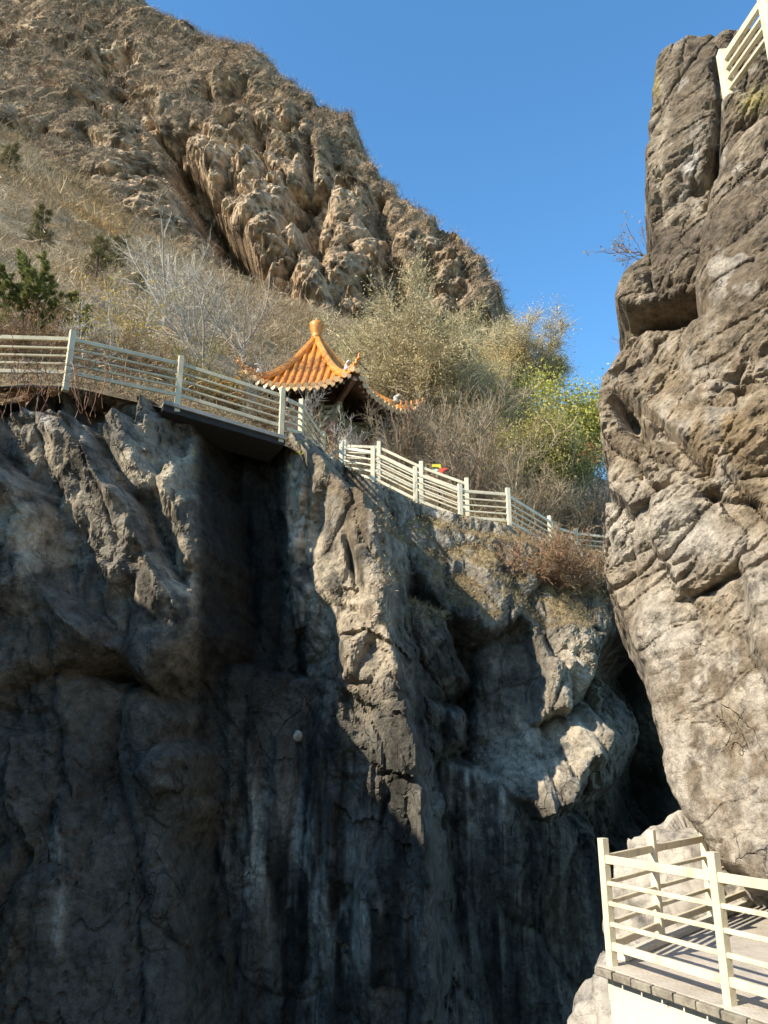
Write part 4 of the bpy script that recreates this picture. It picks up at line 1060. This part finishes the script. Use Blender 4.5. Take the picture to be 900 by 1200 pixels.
tree('spreading_tree', 'yellowish tree with thinning leaves right below the dark foot of the mountain crag', 'tree', ground_at(548, 560, 40), 7,
     spread_levels(7.4, .2, (10, 9, 9)), (.10, .08, .06), (.42, .35, .20), twk=.024, tiplen=.45, ntip=4, nleaf=60000, leafc=(.48, .39, .10), leafc2=(.38, .31, .16), lsize=.055, nbark=2)
tree('round_crowned_tree', 'round-crowned tree with sparse yellow leaves standing alone against the blue sky', 'tree', ground_at(626, 600, 44) - [0, 0, .9], 8,
     [L(len=7.6, r=.17, k=6, wander=.02, up=.12, rt=.7), L(n=20, len=4.0, ang=48, r=.07, k=7, wander=.06, up=.045, start=.84, taper=.0),
      L(n=11, len=1.6, ang=36, r=.03, k=5, wander=.12, up=.02, start=.35), L(n=9, len=.8, ang=36, r=.014, k=4, wander=.15, up=.01, start=.2), L(n=4, len=.4, ang=35, r=.008, k=3, wander=.15, up=0, start=.1)],
     (.07, .06, .05), (.44, .36, .22), twk=.020, tiplen=.5, ntip=3, nleaf=45000, leafc=(.66, .52, .22), leafc2=(.52, .43, .26), lsize=.05, leafspread=.25)
tree('willow', 'yellow-green leafy tree, tallest green crown between the brown thicket and the right cliff', 'tree', ground_at(655, 640, 34), 9,
     spread_levels(7.3, .17, (9, 9, 8)), (.10, .08, .06), (.22, .19, .08), twk=.015, tiplen=.4, ntip=1, nleaf=90000, leafc=(.50, .47, .09), leafc2=(.34, .33, .09), lsize=.075, leafspread=.35)
tree('willow', 'lower yellow-green leafy bush-tree hanging above the steep railing', 'tree', ground_at(640, 640, 31), 10,
     spread_levels(5.0, .12, (9, 8, 8)), (.10, .08, .06), (.22, .19, .08), twk=.015, tiplen=.35, ntip=1, nleaf=50000, leafc=(.42, .39, .10), leafc2=(.34, .28, .12), lsize=.06, leafspread=.3)

# thicket of separate shrubs: brown behind the stepped railing
def shrub(name, label, base, seed, size, colr, nst=14, group=None, leaf=None, nleaf=0, thick=1., leaf2=None, up=.05, ang=42, lsize=.04, cat='shrub', dens=1.):
    rng = np.random.default_rng(seed)
    b = np.asarray(base, float)
    lv = grow(rng, b[None], [L(len=size * .12, r=.02 * size, k=2, wander=.02, up=.1),
                             L(n=nst, len=size * .95, ang=ang, r=.010 * size * thick, k=6, wander=.12, up=up, start=.0, taper=0, rt=.3),
                             L(n=int(9 * dens), len=size * .42, ang=34, r=.0042 * size * thick, k=4, wander=.16, up=up * .6, start=.15),
                             L(n=int(6 * dens), len=size * .2, ang=32, r=.0026 * size * thick, k=3, wander=.16, up=.01, start=.1)])
    e = empty(name, tuple(b), label, cat, group)
    parts = []
    for i, (p, r) in enumerate(lv[1:]):
        m, n, _ = p.shape; c = np.array(colr) * rng.uniform(.7, 1.3, (m, 1)); v, f = seg_mesh(p, np.maximum(r, .0045), 3); parts.append((v, f, np.repeat(c, n * 3, axis=0)))
    p, r = lv[-1]; P0 = p[:, -1]; d = p[:, -1] - p[:, -2]; d /= np.linalg.norm(d, axis=1, keepdims=True)
    P1 = P0 + (d + rng.normal(0, .4, d.shape)) * size * .09; v, f = blades(P0, P1, .010 * thick, rng); parts.append((v, f, colr))
    V, F, C = join(parts); mesh_obj('stems', V, F, M_TWIG, e, col=C)
    if nleaf:
        i2 = rng.integers(0, len(P0), nleaf); t = rng.uniform(-1, 1, (nleaf, 1)); Cn = P0[i2] + (P1 - P0)[i2] * t + rng.normal(0, .03 * size, (nleaf, 3))
        v, f = leafquads(Cn, lsize, rng); cc = np.tile(np.array(leaf, float), (nleaf, 1))
        if leaf2: cc = mixc(cc, leaf2, rng.uniform(0, 1, nleaf) ** 1.5)
        mesh_obj('leaves', v, f, M_LEAF, e, col=np.repeat(cc, 4, axis=0))
    return e
rr = np.random.default_rng(77)
TH = [  # px, py, Y, size, colour, where it stands
    (470, 560, 27, 3.0, TWB, 'brown twiggy shrub beside the right pavilion column'),
    (510, 575, 28, 3.6, (.34, .26, .165), 'tan twiggy shrub above the coloured ornament'),
    (545, 590, 26, 3.0, TWB, 'dark brown twiggy shrub behind the third post of the stepped railing'),
    (580, 590, 28, 3.8, (.35, .27, .175), 'tall tan shrub behind the level bay of the stepped railing'),
    (610, 610, 26, 2.6, (.33, .25, .16), 'tan shrub behind the last post of the stepped railing'),
    (560, 560, 32, 4.6, (.37, .275, .20), 'high pinkish-brown thicket shrub in the middle of the wooded slope'),
    (600, 560, 34, 4.6, (.37, .295, .21), 'pinkish-grey thicket shrub left of the yellow-green crown'),
    (520, 545, 34, 4.2, (.31, .25, .15), 'olive-brown shrub under the forking limbs of the broad tree'),
    (640, 635, 28, 2.4, (.25, .20, .13), 'low rounded tan shrub above the steep railing'),
    (670, 640, 30, 2.8, (.26, .21, .14), 'grey-tan shrub above the low distant railing'),
    (695, 640, 31, 3.6, (.28, .25, .21), 'pale grey bare shrub at the edge of the right cliff under the sky'),
    (712, 610, 33, 4.0, (.26, .24, .215), 'thin grey bare sapling showing sky through its twigs next to the right cliff'),
    (430, 545, 31, 3.0, (.25, .20, .11), 'olive shrub on the slope right behind the pavilion plinth'),
    (575, 500, 40, 4.2, (.25, .20, .13), 'highest brown thicket shrub under the yellowish tree'),
]
for i, (px_, py_, Y_, sz, cc_, lb) in enumerate(TH):
    shrub('shrub', lb, ground_at(px_, py_, Y_), 100 + i, sz, cc_, nst=20, group='shrubs of the slope behind the stepped railing', thick=1.25, dens=1.2, leaf=(.24, .17, .07), nleaf=900, lsize=.035)
# near shrubs around the pavilion front
shrub('shrub', 'grey leafless shrub screening the pavilion columns behind the bridge end', W(352, 530, 21.0), 131, 1.8, (.30, .265, .22), nst=14, thick=.8, up=.09, ang=34, dens=.9)
shrub('shrub', 'small grey leafless shrub right of the lit pavilion column', W(418, 556, 23.5), 132, 1.5, (.30, .26, .21), nst=10, thick=.7, up=.09, ang=30)
shrub('shrub', 'pale dead twigs sprouting from the crag top by the short railing', W(385, 540, 19.3), 133, 1.1, (.42, .38, .32), nst=7, thick=.9, dens=.6, ang=50)

# bare grey-white trees behind the left railing
bare = [L(len=1.0, r=.09, k=3, wander=.06, up=.08), L(n=9, len=3.6, ang=38, r=.045, k=7, wander=.09, up=.04, start=.2, taper=.1), L(n=9, len=1.7, ang=34, r=.017, k=5, wander=.12, up=.03, start=.2), L(n=8, len=.8, ang=32, r=.009, k=4, wander=.14, up=.02, start=.15)]
for i, (px_, py_, Y_, k_, lb, cc_) in enumerate([
        (240, 425, 24, 1.0, 'pale grey bare tree with upright branches above the bridge railing', (.40, .37, .33)),
        (190, 410, 27, 1.05, 'pale grey bare tree behind the second bay of the left railing', (.38, .35, .31)),
        (285, 425, 28, .95, 'pale grey bare tree left of the pavilion roof corner', (.38, .345, .30)),
        (325, 440, 31, .85, 'small pale bare tree touching the left tip of the pavilion roof', (.36, .33, .29)),
        (225, 400, 33, 1.15, 'farther grey bare tree in the middle of the pale grove', (.34, .31, .27))]):
    lv = [dict(x, len=x['len'] * k_, r=x['r'] * (.8 + .2 * k_)) for x in bare]
    tree('bare_tree', lb, 'tree', ground_at(px_, py_, Y_), 40 + i, lv, (.33, .29, .24), np.array(cc_) * [1.0, .94, .84], twk=.012, tiplen=.3, ntip=2, group='pale bare trees above the left railing')
shrub('shrub', 'shrub with yellow leaves behind the second bay of the left railing', ground_at(130, 420, 20.5), 151, 2.3, (.42, .37, .30), nst=12, leaf=(.52, .36, .06), leaf2=(.35, .26, .08), nleaf=1500, lsize=.05)
shrub('shrub', 'white-stemmed sapling with yellow leaves left of the tall railing post', ground_at(98, 425, 19), 152, 1.8, (.48, .44, .38), nst=8, leaf=(.50, .36, .07), leaf2=(.3, .26, .1), nleaf=500, lsize=.045)
shrub('shrub', 'golden leaved shrub behind the bridge railing left of the pavilion', ground_at(262, 476, 20.5), 153, 1.0, (.30, .2, .1), nst=16, leaf=(.58, .32, .07), leaf2=(.45, .28, .10), nleaf=3500, lsize=.05, ang=55)
shrub('shrub', 'dark green and yellow leaved shrub between bridge rails and the golden one', ground_at(235, 462, 19.5), 154, 1.5, (.2, .17, .1), nst=14, leaf=(.20, .17, .05), leaf2=(.42, .33, .08), nleaf=1500, lsize=.04, ang=50)
for i, (px_, py_, Y_, sz, lb) in enumerate([(-5, 430, 17.5, 1.6, 'tawny brush behind the first rails at the left edge'), (45, 432, 17.8, 1.5, 'red-brown brush behind the rails just left of the tall post'), (165, 440, 19.5, 1.2, 'low tawny brush behind the middle of the second bay'), (300, 480, 20, 1.2, 'low brown brush behind the last bay of the bridge railing')]):
    shrub('shrub', lb, ground_at(px_, py_, Y_), 160 + i, sz, (.27, .175, .10), nst=26, leaf=(.36, .22, .08), leaf2=(.2, .12, .06), nleaf=900, lsize=.035, ang=50, group='brush behind the left railing')
# rusty thicket on the terrace right of the stepped railing
for i, (px_, py_, Y_, sz, cc_, lb) in enumerate([
        (628, 690, 20.6, 1.5, (.24, .13, .07), 'rusty brown bush hanging over the brow below the steep railing'),
        (655, 695, 20.8, 1.6, (.22, .12, .065), 'darkest rusty bush in the middle of the terrace thicket'),
        (682, 700, 21.0, 1.5, (.25, .17, .10), 'tan bush of the terrace thicket next to the right cliff'),
        (700, 690, 22.0, 1.5, (.25, .17, .11), 'brown bush in the notch between the terrace and the right cliff'),
        (640, 665, 22.5, 1.2, (.24, .15, .08), 'small rusty bush at the foot of the steep railing')]):
    b = W(px_, py_, Y_)
    b = CV[np.argmin((proj(CV)[0] - px_) ** 2 + (proj(CV)[1] - py_) ** 2)].copy()
    shrub('bush', lb, b, 170 + i, sz, np.array(cc_) * [1.45, 1.65, 1.8], nst=18, leaf=(.34, .20, .07), leaf2=(.22, .11, .05), nleaf=1200, lsize=.03, ang=60, cat='bush', group='rusty bushes on the terrace brow')
# shrub growing out of the right cliff
def near_rc(px_, py_):
    q = proj(RV); return RV[np.argmin((q[0] - px_) ** 2 + (q[1] - py_) ** 2)].copy()
rng_ = 0
b = near_rc(766, 290); 
tree('cliff_shrub', 'leafless shrub with a few yellow leaves jutting from the right cliff against the sky', 'shrub', b + [.1, .25, -.1], 61,
     [L(len=.35, r=.016, k=3, wander=.05, up=.02), L(n=8, len=.65, ang=36, r=.009, k=6, wander=.14, up=.03, start=.2, taper=.1), L(n=6, len=.32, ang=36, r=.0045, k=4, wander=.15, up=.01), L(n=4, len=.16, ang=36, r=.003, k=3, wander=.15, up=0)],
     (.12, .09, .07), (.20, .15, .11), dir0=(-.75, .1, .55), twk=.004, tiplen=.08, ntip=1, nleaf=140, leafc=(.50, .36, .08), leafc2=(.32, .18, .07), lsize=.022, leafspread=.03)
b = near_rc(706, 522)
tree('cliff_shrub', 'dry twig with curled orange-brown leaves poking out below the lower ledge', 'shrub', b + [.05, .1, 0], 62,
     [L(len=.25, r=.010, k=3, wander=.08, up=.0), L(n=5, len=.3, ang=40, r=.005, k=4, wander=.14, up=.0), L(n=3, len=.12, ang=36, r=.003, k=3, wander=.15, up=0)],
     (.14, .10, .07), (.22, .15, .1), dir0=(-.9, 0, -.15), twk=.004, tiplen=.06, ntip=1, nleaf=40, leafc=(.5, .30, .12), leafc2=(.3, .16, .07), lsize=.03, leafspread=.03)
b = near_rc(742, 392)
tree('cliff_shrub', 'sparse hanging twigs under the upper ledge of the right cliff', 'shrub', b + [.05, .3, 0], 63,
     [L(len=.15, r=.008, k=3, wander=.08, up=.0), L(n=6, len=.4, ang=45, r=.004, k=5, wander=.16, up=.0), L(n=4, len=.16, ang=36, r=.0025, k=3, wander=.15, up=0)],
     (.2, .16, .13), (.28, .23, .19), dir0=(-.9, .1, .2), twk=.003, tiplen=.06, ntip=1)
# creeper hanging over the cliff under the left railing
rng2 = np.random.default_rng(9)
ev = empty('creeper', tuple(W(60, 447, 14.4)), 'tangled red-brown creeper hanging over the cliff edge at the left', 'creeper')
parts = []
for i in range(46):
    x0 = rng2.uniform(10, 125); y0 = rng2.uniform(425, 450); p = W(x0, y0, 14.3 + rng2.uniform(-.15, .2)); n = rng2.integers(8, 22); pts = [p]
    d = np.array([rng2.normal(.1, .5), rng2.normal(-.1, .1), .5])
    for q in range(n):
        d = d + rng2.normal(0, .22, 3) + [0, 0, -.28]; d /= np.linalg.norm(d); p = p + d * .085; p[1] = min(p[1], 14.25); pts.append(p.copy())
    pts = np.array(pts)[None]; v, f = seg_mesh(pts, np.full(pts.shape[:2], rng2.uniform(.004, .008)), 3)
    parts.append((v, f, np.array([(.26, .12, .07), (.34, .24, .17), (.20, .10, .06)][i % 3])))
V, F, C = join(parts); mesh_obj('stems', V, F, M_TWIG, ev, col=C)
# pine at the left edge
def pine(name, label, base, h, seed, needles, c1, c2, group=None, wid=.45):
    rng = np.random.default_rng(seed)
    lv = grow(rng, np.asarray(base, float)[None], [L(len=h, r=.03 * h, k=8, wander=.03, up=.05, rt=.25), L(n=44, len=h * wid, ang=72, r=.009 * h, k=6, wander=.07, up=.04, start=.22, taper=1.2), L(n=12, len=h * .2, ang=42, r=.003 * h, k=3, wander=.1, up=.05, start=.25), L(n=6, len=h * .09, ang=45, r=.002 * h, k=2, wander=.1, up=.05, start=.2)])
    e = empty(name, tuple(np.asarray(base, float)), label, 'tree', group)
    V, F, C = join([(*seg_mesh(p, r, 5), (.07, .05, .035)) for p, r in lv]); mesh_obj('trunk', V, F, M_BARK, e, col=C, smooth=True)
    p, r = lv[-1]; m, n, _ = p.shape; i = rng.integers(0, m, needles); sgm = rng.integers(1, n, needles); t = rng.uniform(0, 1, (needles, 1))
    P0 = p[i, sgm - 1] * (1 - t) + p[i, sgm] * t; d = p[i, sgm] - p[i, sgm - 1]; d /= np.linalg.norm(d, axis=1, keepdims=True)
    d = d * .6 + rng.normal(0, .75, d.shape) + [0, 0, .25]; d /= np.linalg.norm(d, axis=1, keepdims=True)
    v, f = blades(P0, P0 + d * .042 * h * rng.uniform(.7, 1.2, (needles, 1)), .0048 * h, rng)
    cc = mixc(np.tile(np.array(c1), (m, 1)), c2, rng.uniform(0, 1, m))[i]; mesh_obj('crown', v, f, M_LEAF, e, col=np.repeat(cc, 3, axis=0))
    return e
pine('pine_tree', 'dense dark green pine at the left edge above the railing', ground_at(24, 408, 20.5), 2.2, 201, 150000, (.11, .145, .04), (.30, .28, .08), wid=.95)
pine('pine_tree', 'low dark green pine tuft peeping above the rails right of the big pine', ground_at(88, 418, 22), 1.3, 202, 30000, (.13, .17, .045), (.22, .22, .07))
for i, (px_, py_, Y_, h_, lb) in enumerate([(50, 262, 44, 3.2, 'small olive conifer high on the scrubby slope at the left edge'), (115, 305, 40, 3.0, 'olive conifer in the middle of the scrubby slope'), (140, 275, 46, 3.0, 'uppermost olive conifer, leaning down the scrubby slope'), (5, 225, 56, 3.4, 'olive conifer cut by the left edge of the view'), (165, 300, 42, 1.6, 'tiny dark conifer on the scrubby slope under the grey gully')]):
    pine('conifer', lb, ground_at(px_, py_, Y_), h_, 210 + i, 9000, (.13, .125, .045), (.20, .17, .06), group='small conifers on the left slope', wid=.32)

# ---- masses nobody could count: scrub on the mountain and the slope
def bush_field(name, label, C, size, colr, seed, nb, wr, flat=.55, nd=None):
    rng = np.random.default_rng(seed); n = len(C)
    sz = np.repeat(size, nb); P = np.repeat(C, nb, axis=0)
    d = rng.normal(0, 1, (n * nb, 3)); d[:, 2] = np.abs(d[:, 2]) * .8
    if nd is not None: d += np.repeat(nd, nb, axis=0) * .5
    d /= np.linalg.norm(d, axis=1, keepdims=True)
    o = rng.normal(0, .33, d.shape) * sz[:, None] * np.array([1.1, 1.1, .6]); L0 = rng.uniform(.3, .8, (n * nb, 1)) * sz[:, None]
    P0 = P + o + d * L0 * .15; P1 = P + o + d * L0 + rng.normal(0, .12, d.shape) * sz[:, None]
    v, f = blades(P0, P1, wr * sz * rng.uniform(.6, 1.4, n * nb), rng)
    cc = np.repeat(np.repeat(colr, nb, axis=0) * rng.uniform(.75, 1.3, (n * nb, 1)), 3, axis=0)
    o = mesh_obj(name, v, f, M_TWIG, col=cc)
    return tag(o, label, 'scrub', kind='stuff')
# mountain
rng = np.random.default_rng(12)
mpx, mpy = proj(MV)
veg = mt_veg(MV, mpx, mpy)
vis = (mpx > -60) & (mpx < 640) & (mpy > -60) & (mpy < 470)
wgt = np.where(vis, veg ** 1.6 + .012, 0) * np.clip(MN[:, 2] * 1.2 + .55, .05, 1)
ii = rng.choice(len(MV), 9000, replace=False, p=wgt / wgt.sum())
C = MV[ii]; n1 = fbm(C / 11, 3, 611)
cc = np.tile(np.array((.31, .235, .165)), (len(C), 1)); cc = mixc(cc, (.36, .24, .145), smooth(0, .4, n1)); cc = mixc(cc, (.26, .22, .165), smooth(0, .4, -n1)); cc = mixc(cc, (.09, .075, .045), (rng.uniform(0, 1, len(C)) < .22) * 1.)
bush_field('mountain_scrub', 'grey-brown leafless scrub covering the mountain', C, rng.uniform(.5, 1.5, len(C)), cc * rng.uniform(.75, 1.2, (len(C), 1)), 13, 46, .045, nd=MN[ii])
# hillside
hx = rng.uniform(-62, 12, 60000); hy = 15.0 + rng.uniform(0, 1, 60000) ** 1.3 * 78
hz = hill_z(hx, hy); q = proj(np.stack([hx, hy, hz], 1))
ok = (q[0] > -90) & (q[0] < 800) & (hy > front_edge(hx) + 3.0) & (q[1] > 60)
dens = np.clip(1300 / (hy ** 1.25), 0, 30)
idx_ = np.where(ok)[0]; pr = (hy[idx_] ** .3); idx_ = rng.choice(idx_, min(12000, len(idx_)), replace=False, p=pr / pr.sum())
C = np.stack([hx, hy, hz], 1)[idx_]; n1 = fbm(C / 6, 3, 621); n2 = fbm(C / 15 + 9, 3, 622); qp = proj(C)
cc = np.tile(np.array((.37, .305, .22)), (len(C), 1)); cc = mixc(cc, (.27, .21, .13), smooth(-.05, .2, n1)); cc = mixc(cc, (.46, .29, .11), smooth(.05, .35, n2) * .8 * blob(qp[0], qp[1], 110, 280, 90, 80)); cc = mixc(cc, (.42, .375, .30), smooth(0, .3, -n1) * .6); cc = mixc(cc, (.14, .12, .06), (rng.uniform(0, 1, len(C)) < .06) * 1.) * np.array([1.08, .98, .85])
size = np.clip(.35 + C[:, 1] * .017, .5, 1.5) * rng.uniform(.45, 1.0, len(C)) ** .7 * (1 + .9 * (rng.uniform(0, 1, len(C)) < .08))
onpav = np.hypot(C[:, 0] - PCX, C[:, 1] - PCY) > 3.6
bush_field('hillside_scrub', 'dense dry grey and tawny scrub covering the left slope', C[onpav], size[onpav], (cc * rng.uniform(.8, 1.2, (len(C), 1)))[onpav], 14, 85, .019)
# dry grass on the ledges near the railings
cx_, cy_ = proj(CV)
wg = ((cy_ > 560) & (cy_ < 735) & (cx_ > 440) & (cx_ < 720)) * np.clip(CN[:, 2] - .15, 0, 1) + .35 * ((cy_ < 475) & (cx_ < 215) & (cx_ > -40)) * np.clip(CN[:, 2], 0, 1)
ii = rng.choice(len(CV), 2600, replace=False, p=wg / wg.sum()); C = CV[ii]
cc = mixc(np.tile(np.array((.38, .30, .16)), (len(C), 1)), (.28, .2, .11), rng.uniform(0, 1, len(C)))
bush_field('dry_grass', 'dry straw-coloured grass on the cliff ledges below the railings', C, rng.uniform(.10, .26, len(C)), cc, 15, 16, .05)
x = rng.uniform(-9, 8, 9000); y = front_edge(x) + rng.uniform(.1, 4.2, 9000); z = hill_z(x, y); C = np.stack([x, y, z], 1)
cc = mixc(np.tile(np.array((.36, .28, .16)), (len(C), 1)), (.24, .18, .11), rng.uniform(0, 1, len(C)))
bush_field('dry_grass', 'dry grass and weeds along the path behind the railings', C, rng.uniform(.12, .32, len(C)), cc, 16, 12, .05)
